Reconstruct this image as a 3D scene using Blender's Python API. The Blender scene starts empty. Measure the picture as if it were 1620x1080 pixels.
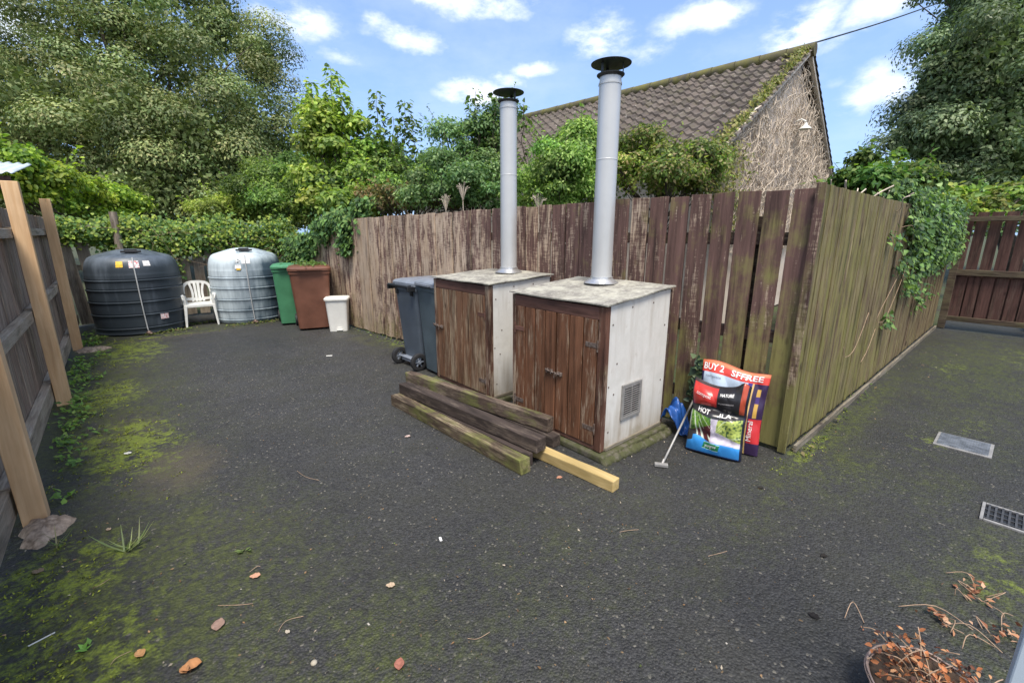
import bpy, math, random
import numpy as np
from mathutils import Vector, Matrix
random.seed(7); rng = np.random.default_rng(7)
R = math.radians
C = bpy.context.scene.collection
sc = bpy.context.scene

# ---------------------------------------------------------------- camera
# yard frame: +Y runs along the left fence away from the camera, +X along the right fence
EYE = Vector((0, 0, 1.5)); PITCH = R(13.58); YAW = R(41.0); FPX = 712.0
fwd = Vector((math.sin(YAW)*math.cos(PITCH), math.cos(YAW)*math.cos(PITCH), -math.sin(PITCH)))
rgt = Vector((math.cos(YAW), -math.sin(YAW), 0)); upv = rgt.cross(fwd)
cam = bpy.data.cameras.new('camera'); camo = bpy.data.objects.new('camera', cam); C.objects.link(camo)
camo.matrix_world = Matrix((( rgt.x, upv.x, -fwd.x, EYE.x), (rgt.y, upv.y, -fwd.y, EYE.y), (rgt.z, upv.z, -fwd.z, EYE.z), (0, 0, 0, 1)))
cam.sensor_width = 36; cam.sensor_fit = 'HORIZONTAL'; cam.lens = 36*FPX/1620
cam.clip_start = .05; cam.clip_end = 2000
sc.camera = camo
def ray(u, v): return fwd + rgt*((u-810)/FPX) - upv*((v-540)/FPX)
def gp(u, v, z=0.0): d = ray(u, v); return EYE + d*((z-EYE.z)/d.z)
def at(u, v, D):
    d = ray(u, v); return EYE + d*(D/(d.x*math.sin(YAW)+d.y*math.cos(YAW)))

# ---------------------------------------------------------------- exposure
sc.view_settings.view_transform = 'Standard'; sc.view_settings.look = 'None'
sc.view_settings.exposure = 0.54; sc.view_settings.gamma = 1; sc.view_settings.use_curve_mapping = False
sc.render.engine = 'CYCLES'

# ---------------------------------------------------------------- node helper
class G:
    def __init__(s, nt): s.nt = nt; s.n = nt.nodes; s.l = nt.links; s.n.clear()
    def put(s, sock, v):
        if isinstance(v, bpy.types.NodeSocket): s.l.new(v, sock)
        elif v is not None:
            if isinstance(v, (tuple, list)) and sock.type == 'RGBA' and len(v) == 3: v = (*v, 1)
            sock.default_value = v
    def nd(s, t, **kw):
        n = s.n.new(t)
        for k, v in kw.items(): setattr(n, k, v)
        return n
    def m(s, op, a, b=None, c=None, clamp=False):
        n = s.nd('ShaderNodeMath', operation=op, use_clamp=clamp)
        s.put(n.inputs[0], a)
        if b is not None: s.put(n.inputs[1], b)
        if c is not None: s.put(n.inputs[2], c)
        return n.outputs[0]
    def vm(s, op, a, b=None, out=0):
        n = s.nd('ShaderNodeVectorMath', operation=op); s.put(n.inputs[0], a)
        if b is not None:
            if op == 'SCALE': s.put(n.inputs['Scale'], b)
            else: s.put(n.inputs[1], b)
        return n.outputs[out]
    def mix(s, f, a, b, mode='MIX'):
        n = s.nd('ShaderNodeMix', data_type='RGBA', blend_type=mode, clamp_factor=True)
        s.put(n.inputs[0], f); s.put(n.inputs[6], a); s.put(n.inputs[7], b); return n.outputs[2]
    def noise(s, vec, scale=5, detail=4, rough=.55, dist=0, out=0):
        n = s.nd('ShaderNodeTexNoise'); s.put(n.inputs['Vector'], vec)
        n.inputs['Scale'].default_value = scale; n.inputs['Detail'].default_value = detail
        n.inputs['Roughness'].default_value = rough; n.inputs['Distortion'].default_value = dist
        return n.outputs[out]
    def voro(s, vec, scale, feature='F1', out='Distance', rnd=1):
        n = s.nd('ShaderNodeTexVoronoi', feature=feature); s.put(n.inputs['Vector'], vec)
        n.inputs['Scale'].default_value = scale; n.inputs['Randomness'].default_value = rnd
        return n.outputs[out]
    def rng(s, v, a, b, c=0., d=1., smooth=False):
        n = s.nd('ShaderNodeMapRange', clamp=True)
        if smooth: n.interpolation_type = 'SMOOTHSTEP'
        s.put(n.inputs[0], v)
        for i, x in enumerate((a, b, c, d)): n.inputs[i+1].default_value = x
        return n.outputs[0]
    def scale(s, vec, xyz): return s.vm('MULTIPLY', vec, xyz)
    def obj(s): return s.nd('ShaderNodeTexCoord').outputs['Object']
    def pos(s): return s.nd('ShaderNodeNewGeometry').outputs['Position']
    def xyz(s, v):
        n = s.nd('ShaderNodeSeparateXYZ'); s.put(n.inputs[0], v); return n.outputs
    def attr(s, name, out='Fac'): return s.nd('ShaderNodeAttribute', attribute_name=name).outputs[out]
    def bump(s, h, strength=.3, dist=.01, n=None):
        b = s.nd('ShaderNodeBump'); b.inputs['Strength'].default_value = strength; b.inputs['Distance'].default_value = dist
        s.put(b.inputs['Height'], h)
        if n is not None: s.put(b.inputs['Normal'], n)
        return b.outputs[0]
    def out(s, col, rough=.7, metal=0., normal=None, spec=.5, trans=None, coat=None):
        p = s.nd('ShaderNodeBsdfPrincipled'); s.put(p.inputs['Base Color'], col); s.put(p.inputs['Roughness'], rough)
        s.put(p.inputs['Metallic'], metal); s.put(p.inputs['Specular IOR Level'], spec)
        if coat: p.inputs['Coat Weight'].default_value = coat
        if normal is not None: s.put(p.inputs['Normal'], normal)
        o = s.nd('ShaderNodeOutputMaterial')
        if trans is not None:
            t = s.nd('ShaderNodeBsdfTranslucent'); s.put(t.inputs['Color'], trans[1])
            mx = s.nd('ShaderNodeMixShader'); mx.inputs[0].default_value = trans[0]
            s.l.new(p.outputs[0], mx.inputs[1]); s.l.new(t.outputs[0], mx.inputs[2]); s.l.new(mx.outputs[0], o.inputs[0])
        else: s.l.new(p.outputs[0], o.inputs[0])
        return p
def mat(name):
    m = bpy.data.materials.new(name); m.use_nodes = True; return m, G(m.node_tree)

# ---------------------------------------------------------------- world and sun
SUN_DIR = Vector((-.34, -.56, 1.35)).normalized()     # towards the sun
sun_el = math.asin(SUN_DIR.z); sun_rot = math.atan2(SUN_DIR.x, SUN_DIR.y)
w = bpy.data.worlds.new('World'); sc.world = w; w.use_nodes = True
g = G(w.node_tree)
sky = g.nd('ShaderNodeTexSky', sky_type='NISHITA', sun_disc=False, sun_elevation=sun_el, sun_rotation=sun_rot)
sky.air_density = 1.0; sky.dust_density = 1.2; sky.ozone_density = 1.6
dirv = g.vm('NORMALIZE', g.nd('ShaderNodeTexCoord').outputs['Generated'])
wn = g.noise(dirv, 5.5, 6, .62, 0, out=1)
warp = g.vm('ADD', dirv, g.vm('SCALE', g.vm('SUBTRACT', wn, (.5, .5, .5)), .075))
dz = g.xyz(dirv)[2]
planar = g.vm('MULTIPLY', dirv, (1, 1, 2.2))
BL = [(765,12,85,24,1.),(700,-5,70,22,.9),(850,-30,90,30,.8),(640,55,60,20,.85),(590,35,20,18,.7),(1110,35,70,26,1.),(950,62,45,34,1.),(1010,85,60,20,.6),
      (1270,40,55,34,1.),(1340,60,60,14,.5),(1400,10,70,30,.95),(1400,140,60,34,1.),(1350,175,40,14,.6),(755,145,55,22,1.),(850,108,40,14,.8),(800,128,50,14,.6),(460,25,75,30,.9),
      (420,65,50,30,.7),(540,92,40,14,.55),(600,130,70,12,.4),(15,30,90,60,1.),(1330,128,40,10,.35),(1290,165,40,12,.3),(1570,60,80,40,.6),(-150,60,150,60,.8),(-380,200,200,60,.8),
      (1850,80,140,60,.9),(2100,200,160,50,.8),(700,-350,300,80,1.),(1200,-600,300,120,.9),(300,-500,250,140,.9)]
acc = None
for (u, v, su, sv, a) in BL:
    d = ray(u, v); dn = d.normalized(); ru = (ray(u+1, v).normalized()-dn); rv = (ray(u, v+1).normalized()-dn)
    ku = 1/(su*1.05*ru.length); kv = 1/(sv*1.12*rv.length)
    df = g.vm('SUBTRACT', warp, tuple(dn))
    x = g.vm('DOT_PRODUCT', df, tuple(ru.normalized()*ku), out=1); y = g.vm('DOT_PRODUCT', df, tuple(rv.normalized()*kv), out=1)
    r2 = g.m('MULTIPLY_ADD', x, x, g.m('MULTIPLY', y, y))
    e = g.m('MULTIPLY', g.m('EXPONENT', g.m('MULTIPLY', r2, -.75)), a)
    acc = e if acc is None else g.m('MAXIMUM', acc, e)
dens = g.m('MULTIPLY', acc, g.rng(g.noise(planar, 13, 8, .62), .30, .66, .35, 1.35))
thin = g.m('MULTIPLY', g.rng(g.noise(planar, 3.2, 7, .6), .46, .78, 0, .30), 1.)
cm = g.m('MAXIMUM', g.rng(dens, .22, .95, 0, .95, True), thin)
# unseen broken cloud added overhead and behind the viewer to whiten the ambient light
back = g.m('MULTIPLY_ADD', dz, .55, g.m('MULTIPLY', g.vm('DOT_PRODUCT', dirv, (-math.sin(YAW), -math.cos(YAW), 0), out=1), .75))
fill_bank = g.m('MULTIPLY', g.rng(back, .12, .55, 0, 1, True), g.rng(g.noise(planar, 2.4, 7, .6), .36, .56, .35, .95, True))
cm = g.m('MAXIMUM', cm, fill_bank)
skyc = g.vm('MULTIPLY', sky.outputs[0], (.62, .75, 1.08))
lift = g.rng(dz, 0., .62, 1., 0.)
skyc = g.mix(g.m('MULTIPLY_ADD', lift, .38, .22), skyc, (3.8, 5.7, 8.6))
ccol = g.mix(g.rng(g.noise(planar, 6, 5, .6), .3, .7), (5.5, 6.2, 7.4), (7.0, 7.4, 8.1))
final = g.mix(cm, skyc, ccol)
bg = g.nd('ShaderNodeBackground'); g.put(bg.inputs[0], final); bg.inputs[1].default_value = .125
g.l.new(bg.outputs[0], g.nd('ShaderNodeOutputWorld').inputs[0])
sl = bpy.data.lights.new('sun', 'SUN'); sl.energy = 3.7; sl.angle = R(20); sl.color = (1, .925, .81)
slo = bpy.data.objects.new('sun', sl); C.objects.link(slo); slo.rotation_euler = (-SUN_DIR).to_track_quat('-Z', 'Y').to_euler()

# ---------------------------------------------------------------- object helpers
def tag(o, label=None, cat=None, group=None, kind=None):
    if label: o['label'] = label
    if cat: o['category'] = cat
    if group: o['group'] = group
    if kind: o['kind'] = kind
    return o
def thing(name, label, cat, loc=(0, 0, 0), rz=0, group=None):
    o = bpy.data.objects.new(name, None); C.objects.link(o); o.location = loc; o.rotation_euler = (0, 0, rz)
    o.empty_display_size = .1
    return tag(o, label, cat, group)
def wl(o):
    v = Vector(o.location)
    while o.parent: o = o.parent; v = v+Vector(o.location)
    return v
class MB:
    def __init__(s): s.v = []; s.f = []; s.r = []; s.mi = []; s.cur = 0
    def add(s, vs, fs, rnd=None):
        b = len(s.v); r = random.random() if rnd is None else rnd
        s.v += [tuple(p) for p in vs]; s.r += [r]*len(vs)
        s.f += [tuple(i+b for i in f) for f in fs]; s.mi += [s.cur]*len(fs)
    def box(s, c, d, M=None, rnd=None, taper=(1, 1)):
        vs = []
        for z in (-.5, .5):
            t = taper if z < 0 else (1, 1)
            for x, y in ((-.5, -.5), (.5, -.5), (.5, .5), (-.5, .5)):
                p = Vector((x*d[0]*t[0], y*d[1]*t[1], z*d[2]))
                if M is not None: p = M @ p
                vs.append(p+Vector(c))
        s.add(vs, [(3, 2, 1, 0), (4, 5, 6, 7), (0, 1, 5, 4), (1, 2, 6, 5), (2, 3, 7, 6), (3, 0, 4, 7)], rnd)
    def tube(s, pts, rad, n=8, rnd=None, cap=True):
        pts = [Vector(p) for p in pts]; k = len(pts)
        if not hasattr(rad, '__len__'): rad = [rad]*k
        vs = []; prev = None
        for i, p in enumerate(pts):
            t = (pts[min(i+1, k-1)]-pts[max(i-1, 0)])
            t = t.normalized() if t.length > 1e-9 else Vector((0, 0, 1))
            if prev is None: a = t.orthogonal().normalized()
            else:
                a = prev-t*prev.dot(t); a = a.normalized() if a.length > 1e-6 else t.orthogonal().normalized()
            prev = a; b = t.cross(a)
            for j in range(n):
                th = 2*math.pi*j/n; vs.append(p+(a*math.cos(th)+b*math.sin(th))*rad[i])
        fs = [(i*n+j, i*n+(j+1) % n, (i+1)*n+(j+1) % n, (i+1)*n+j) for i in range(k-1) for j in range(n)]
        if cap: fs += [tuple(range(n-1, -1, -1)), tuple(range((k-1)*n, k*n))]
        s.add(vs, fs, rnd)
    def lathe(s, prof, n=32, c=(0, 0, 0), rnd=None):
        vs = []; k = len(prof)
        for r, z in prof:
            for j in range(n):
                th = 2*math.pi*j/n; vs.append((c[0]+r*math.cos(th), c[1]+r*math.sin(th), c[2]+z))
        fs = [(i*n+j, i*n+(j+1) % n, (i+1)*n+(j+1) % n, (i+1)*n+j) for i in range(k-1) for j in range(n)]
        fs += [tuple(range(n-1, -1, -1)), tuple(range((k-1)*n, k*n))]
        s.add(vs, fs, rnd)
    def prism(s, poly, a, b, M=None, rnd=None):      # poly in (x,z), extruded y from a to b
        n = len(poly); vs = [Vector((x, a, z)) for x, z in poly]+[Vector((x, b, z)) for x, z in poly]
        if M is not None: vs = [M @ v for v in vs]
        s.add(vs, [tuple(range(n)), tuple(range(2*n-1, n-1, -1))]+[(i, i+n, (i+1) % n+n, (i+1) % n) for i in range(n)], rnd)
    def build(s, name, m, parent=None, local=False, smooth=False, bevel=0, origin=None, seg=2, autos=None):
        me = bpy.data.meshes.new(name); V = np.array(s.v, dtype=float)
        if parent is not None:
            o0 = np.zeros(3) if local else np.array(wl(parent))
        elif local: o0 = np.zeros(3)
        else: o0 = np.array(origin) if origin is not None else np.array([(V[:, 0].min()+V[:, 0].max())/2, (V[:, 1].min()+V[:, 1].max())/2, V[:, 2].min()])
        me.from_pydata((V-o0).tolist(), [], s.f); me.update()
        at_ = me.attributes.new('rnd', 'FLOAT', 'POINT'); at_.data.foreach_set('value', s.r)
        ms = m if isinstance(m, (list, tuple)) else [m]
        for x in ms: me.materials.append(x)
        if len(ms) > 1: me.polygons.foreach_set('material_index', s.mi)
        if smooth: me.polygons.foreach_set('use_smooth', [True]*len(s.f))
        o = bpy.data.objects.new(name, me); C.objects.link(o)
        if parent is not None: o.parent = parent
        else: o.location = o0
        if bevel:
            b = o.modifiers.new('bevel', 'BEVEL'); b.width = bevel; b.segments = seg; b.limit_method = 'ANGLE'; b.angle_limit = R(40)
        if autos is not None: me.set_sharp_from_angle(angle=R(autos))
        return o
def npmesh(name, V, F, m, parent=None, tint=None, origin=None, smooth=False):   # F: (n,k) array, uniform polygon size
    me = bpy.data.meshes.new(name); V = np.asarray(V, dtype=np.float32); F = np.asarray(F, dtype=np.int32)
    o0 = np.array(wl(parent)) if parent is not None else (np.array(origin) if origin is not None else np.array([V[:, 0].mean(), V[:, 1].mean(), V[:, 2].min()]))
    V = V-o0.astype(np.float32); n, k = F.shape
    me.vertices.add(len(V)); me.vertices.foreach_set('co', V.ravel())
    me.loops.add(n*k); me.loops.foreach_set('vertex_index', F.ravel())
    me.polygons.add(n); me.polygons.foreach_set('loop_start', np.arange(n, dtype=np.int32)*k)
    me.update(calc_edges=True)
    if tint is not None:
        a = me.attributes.new('tint', 'FLOAT_COLOR', 'POINT'); a.data.foreach_set('color', np.c_[tint, np.ones(len(tint))].astype(np.float32).ravel())
    if smooth: me.polygons.foreach_set('use_smooth', [True]*n)
    me.materials.append(m)
    o = bpy.data.objects.new(name, me); C.objects.link(o)
    if parent is not None: o.parent = parent
    else: o.location = o0
    return o
def Mz(a): return Matrix.Rotation(a, 3, 'Z')
def interp(pts, n):
    pts = [Vector(p) for p in pts]; out = []
    P = [pts[0]]+pts+[pts[-1]]
    for i in range(1, len(P)-2):
        for j in range(n):
            t = j/n; a, b, c, d = P[i-1], P[i], P[i+1], P[i+2]
            out.append(.5*((2*b)+(c-a)*t+(2*a-5*b+4*c-d)*t*t+(3*b-a-3*c+d)*t**3))
    out.append(pts[-1]); return out

# ---------------------------------------------------------------- materials
def wood(name, axis='z', stain=(.11, .06, .055), bare=(.42, .34, .27), peel=.5, sharp=.07, algae=0., acol=(.10, .105, .03), alow=None, fade=None, rough=.8, grainy=1.0, flow=None, dark=.8, saw=0):
    m, g = mat(name); r = g.attr('rnd')
    v = g.vm('ADD', g.obj(), g.vm('SCALE', (13.7, 7.3, 23.1), r))
    L = {'z': (1, 1, .055), 'x': (.055, 1, 1), 'y': (1, .055, 1)}[axis]
    L2 = {'z': (1, 1, .2), 'x': (.2, 1, 1), 'y': (1, .2, 1)}[axis]
    vg = g.scale(v, L); vp = g.scale(v, L2)
    fleck = g.noise(g.scale(v, {'z': (1, 1, .12), 'x': (.12, 1, 1), 'y': (1, .12, 1)}[axis]), 48, 4, .7)
    grain = g.noise(vg, 95, 5, .65, .3); streak = g.noise(vg, 28, 4, .6)
    patch = g.noise(vp, 11, 7, .68, .2)
    pf = g.m('ADD', g.m('MULTIPLY_ADD', patch, .8, .1), g.m('MULTIPLY', g.m('SUBTRACT', grain, .5), .42))
    if saw: pf = g.m('ADD', pf, g.m('MULTIPLY', g.m('SUBTRACT', g.noise(g.scale(v, (.14, .14, 1)), 85, 3, .6), .5), saw))
    pf = g.m('ADD', pf, g.m('MULTIPLY_ADD', g.m('SUBTRACT', r, .5), .16, g.m('MULTIPLY', g.m('SUBTRACT', fleck, .5), .40)))
    if fade:    # (component, a, b, add)
        pf = g.m('ADD', pf, g.rng(g.xyz(g.pos())[fade[0]], fade[1], fade[2], 0., fade[3]))
    pf = g.rng(pf, 1-peel-sharp, 1-peel+sharp)
    st = g.mix(g.rng(streak, .3, .7), tuple(c*.62 for c in stain), tuple(min(1, c*1.4) for c in stain))
    br = g.mix(g.rng(grain, .28, .72), tuple(c*.55 for c in bare), bare)
    br = g.mix(g.rng(g.noise(v, 3.2, 3), .4, .65, 0, .5), br, tuple(c*k for c, k in zip(bare, (.72, .66, .56))))
    col = g.mix(pf, st, br)
    if algae:
        an = g.m('ADD', g.noise(v, 3.6, 6, .65), g.m('MULTIPLY', g.m('SUBTRACT', streak, .5), .5))
        if alow: an = g.m('ADD', an, g.rng(g.xyz(g.pos())[2], alow[0], alow[1], alow[2], 0.))
        if flow: an = g.m('ADD', an, g.rng(g.xyz(g.pos())[flow[0]], flow[1], flow[2], flow[3], flow[4]))
        col = g.mix(g.m('MULTIPLY', g.rng(an, .72-algae*.5, .98-algae*.5), .85), col, acol)
    col = g.mix(g.m('MULTIPLY_ADD', r, .5, 0), col, g.vm('SCALE', col, .55))
    kn = g.voro(g.scale(v, {'z': (1, 1, .5), 'x': (.5, 1, 1), 'y': (1, .5, 1)}[axis]), 4.2)
    col = g.mix(g.rng(kn, .05, .10, .85, 0), col, tuple(c*.35 for c in stain))
    dk = g.noise(g.scale(v, {'z': (1, 1, .09), 'x': (.09, 1, 1), 'y': (1, .09, 1)}[axis]), 19, 6, .7)
    col = g.mix(g.m('MULTIPLY', g.rng(g.m('MULTIPLY_ADD', g.noise(v, 2.1, 3), .35, dk), .66, .86), dark), col, g.vm('SCALE', col, .30))
    n = g.bump(g.m('MULTIPLY_ADD', pf, .35, grain), .55*grainy, .004)
    g.out(col, rough, normal=n, spec=.3); return m
def leafmat(name, rough=.5, tr=.38, spec=.3, boost=(1.35, 1.5, .75)):
    m, g = mat(name); c = g.attr('tint', 'Color')
    g.out(c, rough, spec=spec, trans=(tr, g.vm('MULTIPLY', c, boost))); return m
def plain(name, col, rough=.5, metal=0, var=.15, scale=6, bump=0, bscale=60, spec=.5, col2=None, thr=(.35, .7)):
    m, g = mat(name); o = g.obj()
    n = g.noise(o, scale, 6, .62)
    c = g.mix(g.rng(n, *thr), tuple(x*(1-var) for x in col), col2 if col2 else tuple(min(1, x*(1+var)) for x in col))
    nb = g.bump(g.noise(o, bscale, 4, .6), bump, .003) if bump else None
    g.out(c, g.rng(n, .3, .7, rough*.85, min(1, rough*1.2)), metal, nb, spec); return m

M = {}
M['fence_main'] = wood('fence_wood_main', stain=(.135, .076, .064), bare=(.66, .51, .385), peel=.36, sharp=.07, algae=.22, acol=(.23, .215, .07), alow=(.1, 1.1, .24), fade=(1, 1.4, 4.8, .20), flow=(1, 1.2, 4.0, .13, -.1), saw=.28)
M['fence_right'] = wood('fence_wood_right', stain=(.12, .08, .05), bare=(.36, .30, .155), peel=.48, sharp=.12, algae=.44, dark=.95, acol=(.20, .19, .055), alow=(0, .9, .1), flow=(0, 4.5, 7.5, .12, -.15))
M['fence_left'] = wood('fence_wood_left', stain=(.24, .165, .125), bare=(.54, .45, .36), peel=.46, sharp=.14, algae=.12, acol=(.12, .12, .06))
M['rail_left'] = wood('rail_wood_left', axis='y', stain=(.29, .22, .17), bare=(.55, .47, .37), peel=.6, sharp=.15, algae=.25, acol=(.14, .14, .07))
M['rail_y'] = wood('rail_wood', axis='y', stain=(.07, .04, .035), bare=(.22, .18, .13), peel=.45, algae=.35, acol=(.10, .10, .035))
M['fence_back'] = wood('fence_wood_back', stain=(.13, .10, .08), bare=(.36, .31, .25), peel=.62, sharp=.15, algae=.25, acol=(.13, .13, .06))
M['rail_x'] = wood('rail_wood_cross', axis='x', stain=(.12, .10, .08), bare=(.28, .25, .2), peel=.6, algae=.3)
M['gate'] = wood('gate_wood', stain=(.10, .05, .042), bare=(.22, .15, .12), peel=.32, sharp=.15, algae=.08)
M['gate_rail'] = wood('gate_rail_wood', axis='y', stain=(.06, .035, .03), bare=(.2, .17, .11), peel=.5, sharp=.15, algae=.4, acol=(.12, .115, .05))
M['door'] = wood('door_wood', stain=(.18, .082, .045), bare=(.54, .42, .31), peel=.36, sharp=.07, algae=.10, acol=(.15, .13, .08), alow=(0, .45, .10), grainy=.7, rough=.6)
M['door_worn'] = wood('door_wood_worn', stain=(.17, .088, .05), bare=(.52, .41, .29), peel=.43, sharp=.10, algae=.16, acol=(.15, .135, .06), alow=(0, .6, .1), grainy=.8, rough=.65)
M['door_frame'] = wood('door_frame_wood', stain=(.12, .056, .038), bare=(.48, .38, .29), peel=.47, sharp=.07, algae=.15, alow=(0, .3, .14), rough=.65)
M['door_frame_y'] = wood('door_frame_wood_head', axis='y', stain=(.13, .065, .05), bare=(.36, .28, .21), peel=.30, sharp=.08, algae=.1, rough=.65)
def newtimber(name, axis, a, b):
    m, g = mat(name); r = g.attr('rnd'); v = g.vm('ADD', g.obj(), g.vm('SCALE', (13., 7., 3.), r))
    L = {'z': (1, 1, .05), 'y': (1, .05, 1)}[axis]
    gr = g.noise(g.scale(v, L), 45, 4, .6, .5); big = g.noise(g.scale(v, tuple(max(x, .3) for x in L)), 7, 4)
    c = g.mix(g.rng(gr, .3, .7), a, b); c = g.mix(g.rng(big, .45, .75, 0, .5), c, tuple(x*.6 for x in a))
    kn = g.voro(g.scale(v, tuple(max(x, .28) for x in L)), 9); c = g.mix(g.rng(kn, .05, .11, .85, 0), c, (.10, .045, .02))
    g.out(c, .7, normal=g.bump(gr, .3, .002), spec=.3); return m
M['post_new'] = newtimber('new_timber_upright', 'z', (.60, .36, .18), (.76, .52, .30))
M['yellow'] = newtimber('new_timber_yellow', 'y', (.38, .27, .10), (.56, .42, .20))
def beamw(name, dark, light, pk, alg, acol=(.17, .19, .045)):
    return wood(name, axis='y', stain=dark, bare=light, peel=pk, sharp=.12, algae=alg, acol=acol, rough=.85)
M['beam1'] = beamw('sleeper_wood_a', (.085, .06, .042), (.46, .38, .26), .48, .46)
M['beam2'] = beamw('sleeper_wood_b', (.055, .041, .036), (.25, .20, .165), .36, .16)
M['beam3'] = beamw('sleeper_wood_c', (.10, .07, .055), (.32, .255, .20), .44, .50, (.20, .24, .05))

# asphalt
def asphalt():
    m, g = mat('asphalt'); p = g.pos(); X, Y, Z = g.xyz(p)
    big = g.noise(p, 1.1, 5, .6); mid = g.noise(p, 5, 6, .65); fine = g.noise(p, 42, 5, .7)
    cell = g.voro(p, 105); cellc = g.voro(p, 105, out='Color')
    stone = g.xyz(cellc)[0]
    c = g.mix(stone, (.017, .017, .0172), (.043, .043, .0435))
    c = g.mix(g.rng(fine, .35, .7), g.vm('SCALE', c, .62), c)
    c = g.mix(g.rng(big, .35, .68), c, g.vm('SCALE', c, 1.35))
    c = g.mix(g.rng(g.xyz(cellc)[1], .985, .99), c, (.13, .12, .10))
    c = g.mix(g.rng(g.noise(p, 2.3, 6, .7), .44, .70, 0, .45), c, (.028, .028, .016))
    c = g.mix(g.rng(g.noise(p, 17, 3, .5), .62, .70, 0, .6), c, (.012, .012, .014))
    wx = g.m('MULTIPLY', g.m('SUBTRACT', X, 1.3), .45); wy = g.m('MULTIPLY', g.m('SUBTRACT', Y, 4.6), .33)
    worn = g.m('EXPONENT', g.m('MULTIPLY', g.m('MULTIPLY_ADD', wx, wx, g.m('MULTIPLY', wy, wy)), -1))
    c = g.mix(g.m('MULTIPLY', worn, g.rng(mid, .3, .6, .5, 1.)), c, g.vm('SCALE', c, 1.6))  # tarmac colour lightened in a broad oval mid yard
    # brownish dust around the middle left
    def blob(cx, cy, rx, ry, a=1.):
        dx = g.m('MULTIPLY', g.m('SUBTRACT', X, cx), 1/rx); dy = g.m('MULTIPLY', g.m('SUBTRACT', Y, cy), 1/ry)
        return g.m('MULTIPLY', g.m('EXPONENT', g.m('MULTIPLY', g.m('MULTIPLY_ADD', dx, dx, g.m('MULTIPLY', dy, dy)), -1)), a)
    def mx(l):
        a = None
        for b in l:
            e = blob(*b); a = e if a is None else g.m('MAXIMUM', a, e)
        return a
    dust = mx([(.10, 3.5, .30, .45, 1.), (-.2, 4.4, .35, .8, .8), (-.3, 6.5, .5, 2., .6), (.4, 8.2, 1.6, .25, .5), (2.5, 6.3, .3, 1.2, .4), (.0, 2.5, .6, .7, .35)])
    dm = g.rng(g.m('MULTIPLY', dust, g.rng(mid, .25, .65, .4, 1.3)), .3, .8, 0, .62)
    c = g.mix(dm, c, g.mix(fine, (.055, .045, .032), (.13, .105, .075)))
    # moss: bright cushions and a dull film
    film = mx([(-.15, 2.2, .75, 1.0, 1.1), (-.45, 6, .80, 3.8, 1.1), (4.5, .78, 2.4, .16, 1.), (7.4, .2, 2.6, .75, .95), (2.7, 6, .35, 1.6, .6), (3.4, .62, .6, .3, .8), (3.6, .2, .8, .3, .5),
               (2.7, -.15, .8, .35, .75), (.6, 8.6, 1.8, .35, .8), (5.2, .1, 1.4, .6, .55), (.3, 1.3, .7, .6, .8), (-.4, 1.2, .9, .6, 1.), (2.2, 1.55, .25, .2, .4), (1.2, 1.2, 1.6, .7, .38), (2.4, .8, 1., .5, .35)])
    vf = g.noise(p, 26, 6, .75)
    fm = g.m('MULTIPLY', film, g.rng(g.m('ADD', g.m('MULTIPLY', mid, .7), g.m('MULTIPLY', vf, .8)), .60, .90, 0., 1.2))
    c = g.mix(g.rng(fm, .12, .8, 0, .85), c, g.mix(g.rng(vf, .35, .65), (.018, .024, .008), (.075, .088, .022)))
    cush = mx([(-.12, 4.1, .32, .6, 1.1), (-.25, 5.6, .3, .6, 1.), (-.05, 7.6, .42, .8, 1.15), (-.40, 2.6, .3, .4, .85), (-.4, 2.0, .4, .4, .8), (-.4, 1.3, .3, .4, .65), (3.55, .84, .45, .1, .75), (7.0, .45, .9, .25, .42),
               (8.3, -.1, 1.2, .35, .42), (2.8, -.16, .4, .15, .5), (4.9, .1, .4, .2, .4), (.1, 8.35, 1.4, .12, .6), (4.3, .3, .3, .15, .5), (2.72, 5.6, .12, .5, .6)])
    cmk = g.m('MULTIPLY', cush, g.rng(g.m('ADD', g.m('MULTIPLY', g.noise(p, 7, 6, .7), .7), g.m('MULTIPLY', vf, .55)), .54, .74, 0., 1.3))
    cf = g.m('MULTIPLY', g.rng(cmk, .25, .7, 0, .9), g.rng(g.noise(p, 60, 4, .7), .36, .56, .35, 1.))
    c = g.mix(cf, c, g.mix(fine, (.07, .10, .010), (.27, .33, .03)))
    damp = g.rng(g.noise(p, .8, 4), .45, .62)
    h = g.m('ADD', g.m('MULTIPLY', g.m('SUBTRACT', 1., cell), 1.1), g.m('MULTIPLY', fine, 1.5))
    h = g.m('ADD', h, g.m('MULTIPLY', mid, 1.5))
    n = g.bump(h, .85, .0055)
    g.out(c, g.m('MULTIPLY_ADD', damp, -.12, .68), normal=n, spec=.45); return m
M['asphalt'] = asphalt()
def soil():
    m, g = mat('soil'); p = g.pos(); a = g.noise(p, 4, 7, .7); b = g.noise(p, 30, 5, .7)
    c = g.mix(g.rng(a, .4, .6), (.05, .04, .025), (.05, .075, .02)); c = g.mix(b, g.vm('SCALE', c, .6), g.vm('SCALE', c, 1.4))
    g.out(c, .95, normal=g.bump(b, .8, .03)); return m
M['soil'] = soil()
M['concrete'] = plain('mossy_concrete', (.19, .17, .13), .9, var=.45, scale=16, bump=1., bscale=40, col2=(.055, .058, .022), thr=(.36, .52))
M['dirt'] = plain('earth_footing', (.34, .24, .16), .95, var=.5, scale=30, bump=1.5, bscale=40, col2=(.50, .38, .28))
M['galv'] = plain('galvanised_steel', (.54, .545, .55), .38, metal=.3, var=.06, scale=3, bump=.04)
M['alu'] = plain('aluminium_flashing', (.62, .62, .62), .35, metal=.8, var=.12, scale=9, bump=.2, bscale=30)
M['blackmetal'] = plain('black_painted_metal', (.022, .024, .026), .5, var=.3, scale=20, bump=.1)
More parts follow.
